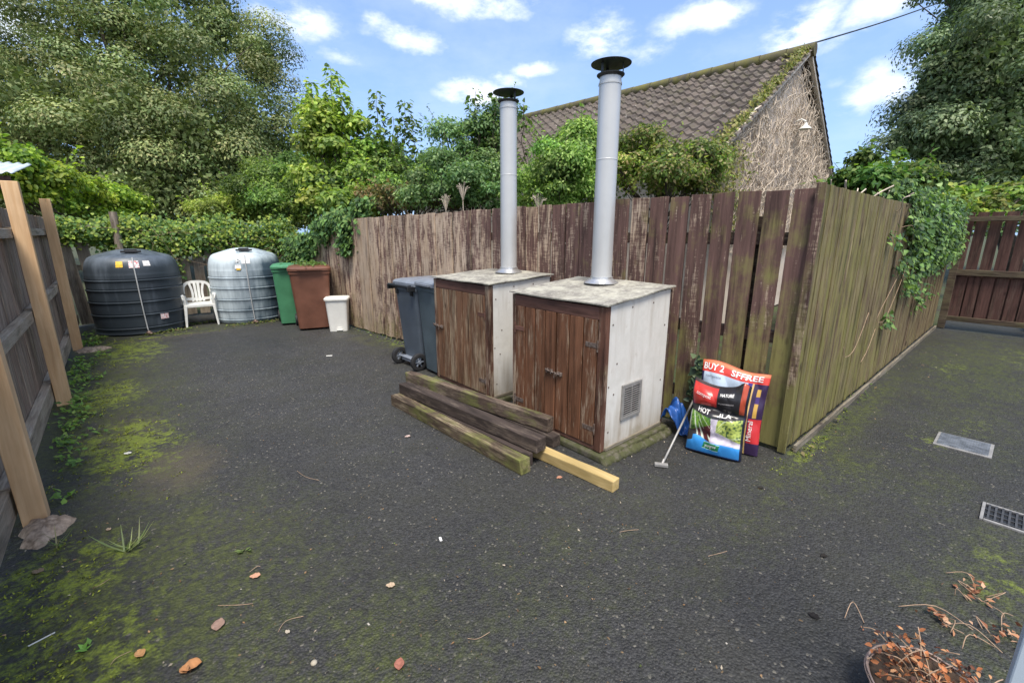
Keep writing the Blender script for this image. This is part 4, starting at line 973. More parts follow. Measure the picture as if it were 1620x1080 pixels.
b.add([Hp(.25, .1, 0), Hp(6.5, .1, 0), Hp(6.5, .1, ZE+.02), Hp(W2, .1, ZR-.12), Hp(.25, .1, ZE+.02), Hp(.25, LR-.1, 0), Hp(6.5, LR-.1, 0), Hp(6.5, LR-.1, ZE+.02), Hp(W2, LR-.1, ZR-.12), Hp(.25, LR-.1, ZE+.02)],
      [(0, 1, 2, 3, 4), (9, 8, 7, 6, 5), (0, 4, 9, 5), (1, 6, 7, 2), (0, 5, 6, 1), (2, 7, 8, 3), (4, 3, 8, 9)])
b.build('wall', M['render'], hs)
def slope(sgn):
    rows = 18; SL = math.hypot(W2, ZR-ZE); V = []; F = []; rn = []; tw = .235; nt = int((LR+.2)/tw); pts = 8
    ux = (W2/SL)*sgn*-1; uz = -(ZR-ZE)/SL       # down slope
    for rI in range(rows):
        s0, s1 = rI*SL/rows, (rI+1)*SL/rows+.02
        for k in range(nt):
            r0 = -.10+k*tw; base = len(V); rv = random.random(); jit = random.uniform(-.004, .004); dr = random.uniform(-.006, .006)
            for (s_, lift, dz_) in ((s0, .002, 0), (s1, .042, 0), (s1, .042, -.038)):
                for p in range(pts+1):
                    q = p/pts; wv = .030*math.sin(q*2*math.pi+.6)+.010*math.sin(q*4*math.pi)
                    V.append(Hp(W2+ux*(s_+dr), r0+tw*q, ZR+uz*(s_+dr)+lift+wv+dz_+jit)); rn.append(rv)
            for l in range(2):
                for p in range(pts): i0 = base+l*(pts+1)+p; F.append((i0, i0+1, i0+pts+2, i0+pts+1))
    me = bpy.data.meshes.new('roof_slope'); me.from_pydata([tuple(Vector(v_)-wl(hs)) for v_ in V], [], F); a_ = me.attributes.new('rnd', 'FLOAT', 'POINT'); a_.data.foreach_set('value', rn)
    me.materials.append(M['tile']); o = bpy.data.objects.new('roof_slope', me); C.objects.link(o); o.parent = hs
slope(1); slope(-1)
b = MB(); k = 0; r = -.12
while r < LR+.05:
    b.tube([Hp(W2, r, ZR+.02), Hp(W2, r+.44, ZR+.025)], [.115, .105], 12); r += .45
b.build('ridge', M['ridge'], hs, smooth=True, autos=40)
for sg in (0, 1):
    b = MB(); e = Hp(-.08 if sg == 0 else 6.82, -.07, ZE-.05); a_ = Hp(W2, -.07, ZR-.05); d = Vector((0, 0, .07))
    tk = gr*.06; b.add([e, a_, a_+d, e+d, e+tk, a_+tk, a_+tk+d, e+tk+d], [(0, 1, 2, 3), (7, 6, 5, 4), (0, 4, 5, 1), (1, 5, 6, 2), (2, 6, 7, 3), (3, 7, 4, 0)]); b.build('verge_board', M['render'], hs)
b = MB(); b.tube([Hp(-.10, -.05, ZE-.04), Hp(-.10, LR, ZE-.04)], .055, 10); b.build('gutter', M['blackplastic'], hs, smooth=True)
b = MB(); lp = Vector((9.791, 3.346-.17, 3.307)); b.lathe([(.02, .12), (.025, .10), (.035, .075), (.08, .04), (.10, .02), (.10, .012), (.08, .025), (.02, .055)], 24, lp); b.tube([lp+Vector((0, 0, .14)), lp+Vector((0, .08, .19)), lp+Vector((0, .18, .16))], .014, 8)
b.build('wall_lamp', M['whitepl'], hs, smooth=True, autos=50)
# overhead wire
A = Hp(W2, -.05, ZR+.12); D = ray(1485, 5).normalized(); Bp = EYE+D*19.5
b = MB(); b.tube([A.lerp(Bp, q/12)-Vector((0, 0, .03*math.sin(math.pi*q/12))) for q in range(13)], .014, 6)
tag(b.build('overhead_cable', M['blackplastic']), 'thin black overhead cable running from the bungalow ridge to the tree on the right', 'cable')

# ---------------------------------------------------------------- foliage
LT = {  # leaf templates in (across, along, normal), faces with 4 verts
 'oval': (np.array([(0, 0, 0), (.26, .35, .05), (.0, 1, -.06), (-.26, .35, .05)]), np.array([(0, 1, 2, 3)])),
 'fold': (np.array([(0, 0, 0), (.30, .30, .10), (.22, .70, .06), (0, 1, -.08), (0, .5, -.02), (-.30, .30, .10), (-.22, .70, .06)]), np.array([(0, 1, 2, 4), (4, 2, 3, 3), (0, 4, 6, 5), (4, 3, 3, 6)])),
 'ivy': (np.array([(0, 0, 0), (.42, .12, .03), (.30, .50, .05), (0, .95, -.03), (-.30, .50, .05), (-.42, .12, .03)]), np.array([(0, 1, 2, 3), (0, 3, 4, 5)])),
 'blade': (np.array([(-.03, 0, 0), (.03, 0, 0), (.022, .5, .05), (-.022, .5, .05), (.004, 1, .22), (-.004, 1, .22)]), np.array([(0, 1, 2, 3), (3, 2, 4, 5)])),
 'frond': (None, None)}
fr_v = []; fr_f = []
for k in range(4):
    for sx in (-1, 1):
        y = .15+.2*k; L_ = .34*(1-.12*k); i0 = len(fr_v); dx, dy = sx*.80, .6
        fr_v += [(0, y, 0), (sx*L_*.45+.0, y+L_*.12, .02), (sx*L_, y+L_*.55, -.05), (sx*L_*.35, y+L_*.50, .02)]; fr_f.append((i0, i0+1, i0+2, i0+3))
i0 = len(fr_v); fr_v += [(0, .75, 0), (.09, .9, 0), (0, 1.15, -.05), (-.09, .9, 0)]; fr_f.append((i0, i0+1, i0+2, i0+3))
LT['frond'] = (np.array(fr_v), np.array(fr_f))
fr_f = None
def unit(a): return a/np.maximum(1e-9, np.linalg.norm(a, axis=1, keepdims=True))
def leaves(name, P, N, size, cols, m, parent=None, tpl='oval', droop=.3, origin=None, tan=None):
    """P points, N leaf normals; cols (n,3)"""
    n = len(P); tv, tf = LT[tpl]
    t = rng.normal(size=(n, 3)) if tan is None else tan+rng.normal(size=(n, 3))*.25
    t[:, 2] -= droop; N = unit(N); t = unit(t-N*(t*N).sum(1, keepdims=True)); bb = np.cross(t, N)
    sz = size*rng.uniform(.65, 1.25, n)
    V = P[:, None, :]+(bb[:, None, :]*tv[None, :, 0:1]+t[:, None, :]*tv[None, :, 1:2]+N[:, None, :]*tv[None, :, 2:3])*sz[:, None, None]
    k = len(tv); tq = [f for f in tf]
    quads = np.array([f for f in tq if len(set(f)) == 4] or np.zeros((0, 4)), dtype=int)
    tris = np.array([list(dict.fromkeys(f)) for f in tq if len(set(f)) == 3], dtype=int)
    F = [quads]
    if len(tris): F.append(np.c_[tris, tris[:, :1]])        # placeholder, split below
    V = V.reshape(-1, 3); off = (np.arange(n)*k)[:, None, None]
    Q = (quads[None]+off).reshape(-1, 4)
    T = np.repeat(cols, k, axis=0)
    if len(tris):
        Tt = (tris[None]+off).reshape(-1, 3)
        Q3 = np.vstack([Q[:, [0, 1, 2]], Q[:, [0, 2, 3]], Tt]); return npmesh(name, V, Q3, m, parent, T, origin)
    return npmesh(name, V, Q, m, parent, T, origin)
def palette(n, cols, w=None, jit=.34, bias=None):
    c = np.array(cols); i_ = rng.choice(len(c), n, p=w); x = c[i_]*rng.uniform(1-jit, 1+jit, (n, 1)); return x
def pads(centers, radii, n, inner=.35, updome=.25, thick=None, nz=.55):
    """leaf positions in many ellipsoid clumps; denser near the surface. returns P, N(outward+up), clump index"""
    c = np.array(centers); r_ = np.array(radii); vol = (r_[:, 0]*r_[:, 1]+r_[:, 0]*r_[:, 2]); idx = rng.choice(len(c), n, p=vol/vol.sum())
    d = unit(rng.normal(size=(n, 3))); d[:, 2] = np.where(d[:, 2] < -.3, -d[:, 2]*.8, d[:, 2]); d = unit(d)
    rad = 1-(rng.random(n)**1.6)*inner*2*.5
    rad = np.clip(rad+rng.normal(size=n)*.05, .1, 1.25)
    P = c[idx]+d*r_[idx]*rad[:, None]; N = unit(d/r_[idx]*r_[idx].mean(1, keepdims=True))+rng.normal(size=(n, 3))*nz; N[:, 2] += updome
    return P, N, idx
def crown_clumps(lobes, per, size, flat=.6, jit=.25):
    """break big lobes into clumps lying on their surface"""
    cs = []; rs = []
    for (c, r_) in lobes:
        c = np.array(c); r_ = np.array(r_)
        k = max(6, int(per*(r_[0]*r_[1]*r_[2])**(2/3)))
        i_ = np.arange(k)+.5; ph = np.arccos(1-2*i_/k); th = math.pi*(1+5**.5)*i_
        d = np.c_[np.cos(th)*np.sin(ph), np.sin(th)*np.sin(ph), np.cos(ph)]+rng.normal(size=(k, 3))*.12
        rr = rng.uniform(.70, 1.04, (k, 1)); p = c+d*r_*rr; s_ = size*rng.uniform(1-jit*2.0, 1+jit*2.6, k)
        cs.append(p); rs.append(np.c_[s_, s_, s_*flat])
    return np.vstack(cs), np.vstack(rs)
def limb(mb, a, b_, r0, r1, wob=.12, n=6):
    a = Vector(a); b_ = Vector(b_); L_ = (b_-a).length
    pts = [a.lerp(b_, k/n)+Vector((random.uniform(-1, 1), random.uniform(-1, 1), random.uniform(-.3, .3)))*(wob*L_*.18*math.sin(math.pi*k/n)) for k in range(n+1)]
    mb.tube(pts, [r0+(r1-r0)*(k/n)**.8 for k in range(n+1)], 7); return pts
def tree(name, label, cat, base, lobes, n, lsize, cols, m, per=3., csize=.9, flat=.55, trunk=(.25, .1), tpl='oval', group=None, droop=.3, w=None, inner=.5, limbs=26):
    root = thing(name, label, cat, tuple(base), 0, group)
    cs, rs = crown_clumps(lobes, per, csize, flat)
    # inner filling leaves as well
    P, N, idx = pads(cs, rs, n, inner=inner, nz=.24 if n > 60000 else .42)
    P = P+rng.normal(size=P.shape)*rs[idx]*(.09 if n > 60000 else .15)
    LC = np.array([l[0] for l in lobes]); LR_ = np.array([l[1] for l in lobes]); nf = int(n*(.12 if n > 60000 else .16)); li = rng.integers(0, len(LC), nf); d_ = unit(rng.normal(size=(nf, 3)))
    Pf = LC[li]+d_*LR_[li]*(rng.random((nf, 1))**.45)*1.0; sel = rng.choice(n, nf, replace=False); P[sel] = Pf; N[sel] = rng.normal(size=(nf, 3))+np.array((0, 0, .5))
    idx = idx.copy(); 
    sb = MB()
    if n > 60000:
        nc = 36000; li = rng.integers(0, len(LC), nc); d_ = unit(rng.normal(size=(nc, 3))); Pc = LC[li]+d_*LR_[li]*(rng.random((nc, 1))**.5)*.74
        leaves('inner_foliage', Pc, rng.normal(size=(nc, 3))+np.array((0, 0, .6)), lsize*1.95, palette(nc, cols[:3], None, .2)*.9, m, root, tpl, droop)
    else:
        SP = []; SN = []; ST = []
        for k in range(46):
            i_ = rng.integers(0, len(cs)); d_ = cs[i_]-LC[np.argmin(((LC-cs[i_])**2).sum(1))]; d_ = d_/(np.linalg.norm(d_)+1e-6); d_ = d_+np.array((random.gauss(0, .25), random.gauss(0, .25), random.uniform(.3, 1.1))); d_ /= np.linalg.norm(d_)
            if d_[2] < .1: continue
            a_ = cs[i_]+d_*rs[i_]*.6; L_ = random.uniform(.6, 1.9)*csize; tm = LC.mean(0)*np.array((1, 1, .62)); sb.tube([tuple(tm), tuple(a_), tuple(a_+d_*L_)], [.005, .004, .002], 4)
            for q_ in np.arange(.15, 1.02, .45*lsize/L_): SP.append(a_+d_*L_*q_+rng.normal(size=3)*lsize*.25); SN.append(rng.normal(size=3)*.6+np.array((0, 0, .8))); ST.append(rng.normal(size=3)+d_*.5)
        if SP: leaves('shoot_foliage', np.array(SP), np.array(SN), lsize*1.05, palette(len(SP), cols, w, .25)*1.15, m, root, tpl, droop, tan=np.array(ST))
    ct = rng.uniform(.55, 1.30, (len(cs), 1)); hue = rng.normal(size=(len(cs), 1))*.06
    cc = palette(n, cols, w, .16 if n > 60000 else .28)*ct[idx]; cc[:, :1] *= (1+hue[idx]); 
    leaves('crown', P, N, lsize, cc, m, root, tpl, droop)
    b = sb; base = Vector(base); top = Vector(tuple(np.mean([np.array(l[0]) for l in lobes], axis=0)))
    limb(b, base, (top.x, top.y, top.z*.6+base.z*.4), trunk[0], trunk[0]*.6, .2); ctr = base.lerp(top, .55)
    ids = rng.choice(len(cs), min(limbs, len(cs)), replace=False)
    for i_ in ids:
        s_ = ctr.lerp(top, random.random()*.6); limb(b, s_, cs[i_], trunk[0]*.30, .012, .5)
    b.build('trunk', M['bark'], root, smooth=True)
    return root
def lobe(u, v, D, rx, ry, rz): p = at(u, v, D); return ((p.x, p.y, p.z), (rx, ry, rz))

# big sycamore-like tree on the left: lobes placed as real volumes 13 to 20 m away
BT = [lobe(60, 170, 15, 2.1, 2.1, 1.6), lobe(-120, 60, 17, 2.8, 2.6, 2.4), lobe(150, 40, 17, 2.2, 2.2, 2.0), lobe(285, 75, 17, 1.9, 2.0, 1.8), lobe(200, 190, 14.5, 1.7, 1.7, 1.5), lobe(320, 215, 15, 1.6, 1.7, 1.4), lobe(395, 180, 17, 1.6, 1.6, 1.6),
      lobe(435, 255, 17.5, 1.4, 1.5, 1.5), lobe(80, 285, 14, 1.7, 1.7, 1.2), lobe(230, 300, 14, 1.6, 1.6, 1.1), lobe(360, 305, 15, 1.5, 1.5, 1.1), lobe(345, 40, 19, 1.2, 1.3, 1.3), lobe(240, -60, 18, 2.2, 2.2, 1.8), lobe(80, -100, 18, 2.6, 2.6, 2.2),
      lobe(-250, 200, 15, 2.6, 2.6, 2.4), lobe(410, 95, 19, 1.0, 1.0, 1.1), lobe(-120, 250, 13, 1.8, 1.8, 1.5), lobe(150, 335, 16, 2.2, 1.8, 1.1), lobe(290, 345, 17, 2.2, 2., 1.0), lobe(10, 335, 15, 2.0, 1.8, 1.1), lobe(120, 130, 17.5, 2.6, 2.4, 2.2), lobe(440, 330, 17, 1.5, 1.5, .9),
      lobe(250, 150, 18, 3.2, 2.6, 2.6), lobe(350, 260, 18, 2.4, 2.0, 2.0), lobe(170, 250, 17.5, 3.0, 2.2, 2.0), lobe(0, 200, 18, 2.6, 2.2, 2.4)]
GREEN_A = [(.16, .22, .078), (.20, .26, .095), (.26, .305, .118), (.115, .165, .06), (.275, .285, .125)]
p0 = at(190, 350, 16.5)
tree('broadleaf_tree', 'large dark green broadleaf tree with layered branches filling the left of the view', 'tree', (p0.x, p0.y, 0), BT, 290000, .100, GREEN_A, M['leafdense'], per=3.8, csize=.62, flat=.78, trunk=(.30, .1), limbs=24, inner=.45)
# right tree, darker, leathery leaves with sky gaps
RT = [lobe(1560, 100, 15, 2.0, 2.0, 1.9), lobe(1640, 30, 15.5, 2.4, 2.4, 2.2), lobe(1530, 210, 15, 1.9, 1.9, 1.5), lobe(1620, 260, 14.5, 2.2, 2.2, 1.5), lobe(1465, 215, 15, 1.0, 1.1, .75), lobe(1500, 140, 15.3, .95, .95, 1.2), lobe(1548, 30, 16, 1.3, 1.3, 1.4), lobe(1700, 180, 15, 2.6, 2.6, 2.4), lobe(1600, -70, 16, 2.4, 2.4, 2.0),
      lobe(1520, 285, 14.5, 1.1, 1.2, .7), lobe(1800, 0, 16, 3., 3., 3.)]
p0 = at(1620, 380, 15)
tree('evergreen_tree', 'tall dark green leathery leaved tree at the right edge of the view', 'tree', (p0.x, p0.y, 0), RT, 125000, .12, [(.14, .20, .10), (.18, .25, .12), (.24, .30, .16), (.10, .15, .08)], M['leafgloss'], per=4.2, csize=.56, flat=.8, trunk=(.3, .1), droop=.9, inner=.7, limbs=50)

# shrubs behind the fences
GREEN_S = [(0.108, 0.203, 0.047), (0.176, 0.284, 0.068), (0.257, 0.378, 0.088), (0.074, 0.135, 0.041)]
BRIGHT = [(.28, .38, .045), (.38, .48, .06), (.20, .31, .045), (.14, .23, .04)]
YEL = [(0.264, 0.384, 0.084), (0.36, 0.48, 0.108), (0.408, 0.48, 0.108), (0.187, 0.274, 0.065), (0.23, 0.302, 0.072)]
DARKS = [(0.15, 0.264, 0.105), (0.211, 0.334, 0.131), (0.299, 0.421, 0.176), (0.096, 0.176, 0.079)]
def shrub(label, lobes, n, ls, cols, tpl='oval', per=9, cs=.28, flat=.7, m='leaf', group='shrubs growing behind the fences', droop=.3, inner=.5):
    p = np.mean([np.array(l[0]) for l in lobes], axis=0)
    return tree('shrub', label, 'shrub', (p[0], p[1], 0), lobes, n, ls, cols, M[m], per=per, csize=cs, flat=flat, trunk=(.05, .02), tpl=tpl, group=group, droop=droop, inner=inner, limbs=14)
shrub('rounded bright green bush directly behind the fence between the two flues', [lobe(890, 265, 5.9, .48, .5, .42), lobe(865, 300, 5.7, .42, .4, .3), lobe(925, 290, 6.1, .45, .4, .34), lobe(905, 245, 6.2, .34, .36, .28)], 34000, 0.048, [(.16, .27, .06), (.25, .37, .08), (.34, .45, .13), (.10, .18, .04)], per=22, cs=0.19, flat=.8, tpl='oval', droop=.8)
shrub('green climber bush under the tiled eaves, right of the nearer flue', [lobe(1020, 275, 5.9, .45, .45, .27), lobe(1075, 275, 6.1, .38, .4, .25), lobe(1000, 250, 6.3, .35, .4, .22), lobe(1110, 262, 6.2, .26, .3, .17)], 22000, 0.052, [(.15, .25, .055), (.24, .33, .07), (.36, .40, .12), (.10, .16, .04), (.34, .28, .14)], per=18, cs=0.19, droop=.6)
shrub('dark green feathery shrub left of the farther flue', [lobe(745, 285, 7.2, .55, .5, .42), lobe(735, 240, 7.6, .38, .38, .42), lobe(700, 300, 7.2, .5, .5, .3), lobe(775, 300, 6.8, .4, .4, .35), lobe(780, 225, 7.6, .3, .3, .4)], 30000, 0.055, DARKS+[(.09, .15, .05)], per=18, cs=0.22)
shrub('mid green bush behind the middle of the tall fence', [lobe(620, 300, 9.5, .8, .7, .48), lobe(665, 285, 9.8, .7, .7, .45), lobe(560, 310, 9.3, .6, .6, .4), lobe(600, 268, 10, .6, .6, .4)], 34000, 0.07, GREEN_S, per=12, cs=0.32)
shrub('yellowing hazel like bush with pale leaves in the middle behind the fence', [lobe(540, 250, 9.6, .68, .6, .6), lobe(520, 300, 9.2, .6, .6, .5), lobe(575, 270, 9.8, .5, .5, .5), lobe(515, 205, 9.8, .42, .42, .45), lobe(545, 325, 9.0, .6, .5, .3)], 15000, 0.1, YEL, tpl='fold', per=12, cs=0.28, inner=.8)
shrub('low brownish tangle of faded stems and leaves just over the fence top', [lobe(650, 312, 8.2, .5, .4, .16), lobe(700, 318, 7.8, .35, .35, .12), lobe(610, 318, 8.6, .4, .4, .16)], 4500, .07, [(.20, .15, .06), (.13, .14, .05), (.25, .17, .09), (.09, .12, .04)], per=20, cs=.16)
shrub('bright lime green bush behind the dark oil tank end of the left fence', [lobe(75, 300, 8.8, .6, .55, .32), lobe(30, 285, 7.4, .5, .5, .30), lobe(120, 320, 9.6, .6, .6, .34), lobe(165, 330, 10.6, .6, .5, .30), lobe(10, 265, 8.2, .4, .4, .2)], 26000, 0.085, BRIGHT, tpl='fold', per=14, cs=0.27, droop=.7)
shrub('small round lime green bush behind the ivy between the two tanks', [lobe(360, 330, 11.5, .68, .6, .36), lobe(335, 338, 11.3, .5, .5, .25), lobe(392, 338, 11.5, .5, .5, .28)], 9000, .085, [(.26, .34, .07), (.36, .43, .10), (.18, .26, .05)], per=14, cs=.22)
shrub('dull green undergrowth between the lime bush and the yellowing bush', [lobe(430, 320, 11.2, .7, .6, .45), lobe(470, 330, 10.4, .6, .6, .4), lobe(440, 280, 12, .7, .7, .5), lobe(480, 290, 11, .5, .5, .4)], 28000, 0.075, GREEN_S+[(.16, .24, .05)], per=11, cs=0.3)
shrub('green leafy climber with bare twisted stems over the far corner of the right fence', [lobe(1385, 275, 6.6, .42, .42, .26), lobe(1420, 292, 6.9, .4, .4, .2), lobe(1350, 285, 6.3, .26, .3, .13)], 7500, .085, [(.06, .13, .03), (.10, .19, .04), (.17, .25, .05)], per=20, cs=.16, droop=.5)
shrub('yellow green elder like bush behind the right fence', [lobe(1450, 312, 7.6, .42, .42, .22), lobe(1490, 325, 8.2, .45, .42, .24), lobe(1535, 338, 8.8, .42, .4, .2), lobe(1440, 285, 8.2, .2, .2, .14), lobe(1590, 310, 10.2, .3, .3, .16)], 9000, .10, [(.17, .27, .05), (.25, .34, .07), (.12, .21, .045), (.30, .33, .08)], tpl='fold', per=16, cs=.18, droop=.4)
shrub('far hedge under the big left tree, seen through its lower branches', [lobe(x_, 300, 24, 3, 2, 1.6) for x_ in (-150, 0, 150, 300, 430)], 20000, .20, DARKS, per=2.2, cs=.9)
shrub('distant dark hedge seen past the right end of the bungalow', [lobe(1340, 330, 14, 1.6, 1.6, .7), lobe(1420, 340, 14, 1.6, 1.6, .7), lobe(1600, 335, 13, 2.5, 2, .7)], 9000, .14, DARKS, per=6, cs=.4)
shrub('distant hedge between the bungalow and the yellowing bush', [lobe(680, 290, 17, 2.0, 1.6, .9), lobe(600, 290, 18, 2.0, 1.6, 1.), lobe(500, 300, 17, 2.0, 1.6, 1.2)], 14000, .14, DARKS+GREEN_S, per=5, cs=.45)

# tall leafy shoots
def shoots(label, specs, cols, ls=.13, tpl='fold', dens=70):
    root = thing('sapling', label, 'sapling', tuple(Vector((*at(specs[0][0], 340, specs[0][4])[:2], 0))), 0, 'tall leafy shoots against the sky')
    b = MB(); Pn = []; Nn = []; T_ = []
    for (u0, v0, u1, v1, D) in specs:
        a = at(u0, v0, D); c = at(u1, v1, D+random.uniform(-.2, .2)); pts = limb(b, (a.x, a.y, max(0, a.z-.5)), c, .014, .004, .25, 10); L_ = (Vector(c)-a).length
        k = int(dens*L_)
        for i_ in range(k):
            q = random.random()**.8; j = q*(len(pts)-1); j0 = min(int(j), len(pts)-2); p = pts[j0].lerp(pts[j0+1], j-j0)
            rad = .20*(1-q*.65)+.03; th = random.uniform(0, 6.28); d = Vector((math.cos(th), math.sin(th), random.uniform(-.1, .5)))
            Pn.append(p+d*rad*random.random()**.5+Vector((0, 0, random.uniform(-.03, .03)))); Nn.append((d.x*.4, d.y*.4, 1)); T_.append((d.x, d.y, -.1))
    P_ = np.array([tuple(x) for x in Pn]); leaves('foliage', P_, np.array(Nn)+rng.normal(size=(len(Pn), 3))*.35, ls, palette(len(Pn), cols), M['leaf'], root, tpl, .2, tan=np.array(T_))
    b.build('stem', M['bark'], root, smooth=True)
shoots('leafy upright sapling shoots rising from the yellowing bush', [(520, 230, 522, 105, 9.6), (500, 240, 492, 130, 9.8), (545, 230, 535, 125, 9.5), (530, 210, 518, 160, 9.4), (550, 240, 560, 170, 9.6)], YEL+[(.08, .14, .04)], .12, dens=170)
shoots('pair of leafy shoots against the sky right of the yellowing bush', [(595, 300, 596, 145, 9.4), (640, 300, 640, 160, 9.5), (655, 300, 655, 190, 9.7), (618, 300, 622, 185, 9.6), (580, 290, 578, 210, 9.5)], [(.11, .17, .05), (.17, .22, .06), (.07, .12, .04)], .12, dens=115)
shoots('two slim leafy shoots beside the cowl of the farther flue', [(755, 290, 752, 145, 7.4), (780, 290, 786, 148, 7.3), (832, 290, 828, 165, 7.0), (770, 280, 770, 190, 7.5), (790, 270, 800, 190, 7.2)], [(.10, .16, .04), (.16, .24, .06), (.06, .10, .03)], .085, dens=120)

# ivy hanging on fences, as mats of leaves in front of and over the boards
def mat_leaves(name, label, cat, pts, n, ls, cols, m, spread, tpl='ivy', nrm=(0, 0, 1), up=.4, droop=1.0, stems=None, group=None):
    pts = np.array(pts); i_ = rng.choice(len(pts), n, p=pts[:, 3]/pts[:, 3].sum()); P_ = pts[i_, :3]+rng.normal(size=(n, 3))*np.array(spread)*np.sqrt(pts[i_, 3:4])
    P_[:, 2] = np.maximum(P_[:, 2], .02)
    N_ = np.array(nrm)[None]+rng.normal(size=(n, 3))*.5; N_[:, 2] += up
    o = thing(name, label, cat, (float(pts[:, 0].mean()), float(pts[:, 1].mean()), 0), 0, group)
    leaves('foliage', P_, N_, ls, palette(n, cols)*rng.uniform(.8, 1.2, (n, 1)), m, o, tpl, droop)
    if stems:
        b = MB()
        for s_ in stems: b.tube(interp(s_, 5), .0022, 5)
        b.build('stem', M['drystem'], o, smooth=True)
    return o
IVY = [(0.081, 0.161, 0.052), (0.127, 0.23, 0.063), (0.046, 0.092, 0.034), (0.184, 0.287, 0.081)]
IVYB = [(.17, .26, .05), (.27, .36, .06), (.36, .43, .08), (.10, .16, .04)]
pts = []
for k in range(190):
    x = random.uniform(-.6, 3.0); lo = 1.5 if x < .02 else 1.2; pts.append((x, 10.12+random.uniform(-.12, .25), random.uniform(lo, 1.56+.10*math.sin(x*5)+random.uniform(0, .1)), random.uniform(.3, 1.3)))
for k in range(40):
    x = random.choice((random.uniform(.1, .8), random.uniform(1.9, 2.7), random.uniform(1.3, 2.2))); pts.append((x, 10.04, random.uniform(.7, 1.25), random.uniform(.15, .4)))
mat_leaves('ivy_hedge', 'yellow green ivy hedge smothering the back fence behind the two oil tanks', 'ivy', pts, 24000, .060, IVYB+IVY[:2], M['leaf'], (.12, .07, .09), nrm=(-.1, -1, .3),
           stems=[[(random.uniform(-.5, 2.8), 10.0, 1.6), (random.uniform(-.5, 2.8), 9.92, 1.3), (random.uniform(-.4, 2.8), 9.95, .9)] for _ in range(10)] )
pts = []
for k in range(90):
    s = random.uniform(5.9, 8.4); c = fc+dm_*s; zt = 1.70-(s-6.2)*.235
    pts.append((c.x+random.uniform(-.08, .3), c.y, zt+random.uniform(-.16-.0*s, .14), random.uniform(.4, 1.1)))
for k in range(24): c = fc+dm_*random.uniform(6.02, 6.22); pts.append((c.x-.05, c.y, random.uniform(1.22, 1.68), .3))
for k in range(26): c = fc+dm_*random.uniform(7.2, 8.4); pts.append((c.x-.08, c.y, random.uniform(.85, 1.3), .6))
mat_leaves('ivy', 'dark green ivy spilling over the low left end of the tall board fence', 'ivy', pts, 7500, .075, IVY, M['leafgloss'], (.07, .10, .07), nrm=(-1, -.2, .3))
pts = []
for k in range(150): x = 5.9+random.random()*3.6; pts.append((x, .90+random.uniform(-.08, .30), 1.78+random.uniform(-.28, .14), random.uniform(.5, 1.2)))
for k in range(50): pts.append((random.uniform(7.2, 9.6), .82, random.uniform(1.15, 1.75), random.uniform(.4, .9)))
for k in range(34): x = random.gauss(6.7, .5); pts.append((x, .87, random.uniform(1.15, 1.75), random.uniform(.2, .7)))
for k in range(16): pts.append((random.gauss(6.5, .25), .865, random.uniform(.78, 1.2), random.uniform(.08, .25)))
for k in range(16): pts.append((random.gauss(7.7, .5), .865, random.uniform(.55, 1.15), random.uniform(.08, .25)))
for k in range(22): pts.append((random.gauss(8.6, .5), .88, random.uniform(1.0, 1.6), random.uniform(.2, .6)))
for k in range(5): pts.append((5.75+random.uniform(-.12, .12), .87, .62+random.uniform(-.05, .1), .12))
mat_leaves('ivy', 'dark glossy ivy cascading down the right hand fence', 'ivy', pts, 13500, .055, IVY+[(.12, .20, .05), (.05, .09, .03)], M['leafgloss'], (.11, .045, .075), nrm=(-.2, -1, .35),
           stems=[[(5.9, .88, 1.1), (5.55, .87, .95), (5.25, .88, .72), (5.5, .87, .66)], [(6.3, .88, 1.3), (5.9, .86, 1.0), (5.6, .87, .7)], [(4.9, .885, .82), (4.6, .88, .55), (4.35, .885, .52), (4.25, .885, .62)], [(5.3, .885, .62), (5.1, .88, .45), (4.95, .885, .36)],
                  [(7.5, .87, 1.4), (7.7, .86, 1.0), (7.9, .86, .6)], [(5.6, .885, 1.55), (5.9, .85, 1.56), (6.1, .86, 1.42)]])
pts = [(3.235, 1.545+random.uniform(-.04, .04), z, .25) for z in np.arange(.16, .58, .018)]
mat_leaves('ivy', 'thin ivy strand climbing the fence beside the compost bags', 'ivy', pts, 120, .052, [(.035, .065, .04), (.05, .09, .05), (.09, .13, .06)], M['leafgloss'], (.02, .04, .02), nrm=(-1, -.3, .3))

# dry climber on the gable
root = thing('climbing_vine', 'tangle of bare dry climber stems covering the gable wall of the bungalow', 'climber', tuple(Hp(W2, 0, 0)))
b = MB()
def gz(a): return ZE+(ZR-ZE)*(1-abs(a-W2)/W2)-.05
for k in range(900):
    a = random.uniform(.15, 6.55); z = random.uniform(1.3, max(1.4, gz(a))); pts_ = []; th = random.uniform(0, 6.28)
    for j in range(random.randint(5, 11)):
        pts_.append(Hp(a, .075-random.random()*.13, z)); th += random.gauss(0, .75); st = .17
        a += math.cos(th)*st; z += math.sin(th)*st
        a = min(6.6, max(.05, a)); z = min(gz(a), max(1.2, z))
    b.tube(interp(pts_, 3), random.uniform(.003, .0075), 4, cap=False)
b.build('stem', M['vinestem'], root, smooth=True)
P_ = []; 
for k in range(3600):
    q = random.random(); dens = .5+.5*math.sin(q*23+1)*math.sin(q*9+2)
    if random.random() > dens: continue
    a = q*W2; P_.append(tuple(Hp(a-.05, -.06+abs(random.gauss(0, .10)), ZE+(ZR-ZE)*q+.06+random.uniform(-.05, .05))))
for k in range(1300):
    a = random.gauss(.15, .35); P_.append(tuple(Hp(max(-.3, a), random.uniform(-.15, .05), random.uniform(1.5, 2.75))))
for k in range(900): P_.append(tuple(Hp(random.gauss(-.12, .08), random.uniform(-.1, 2.6), ZE+random.gauss(-.05, .08))))
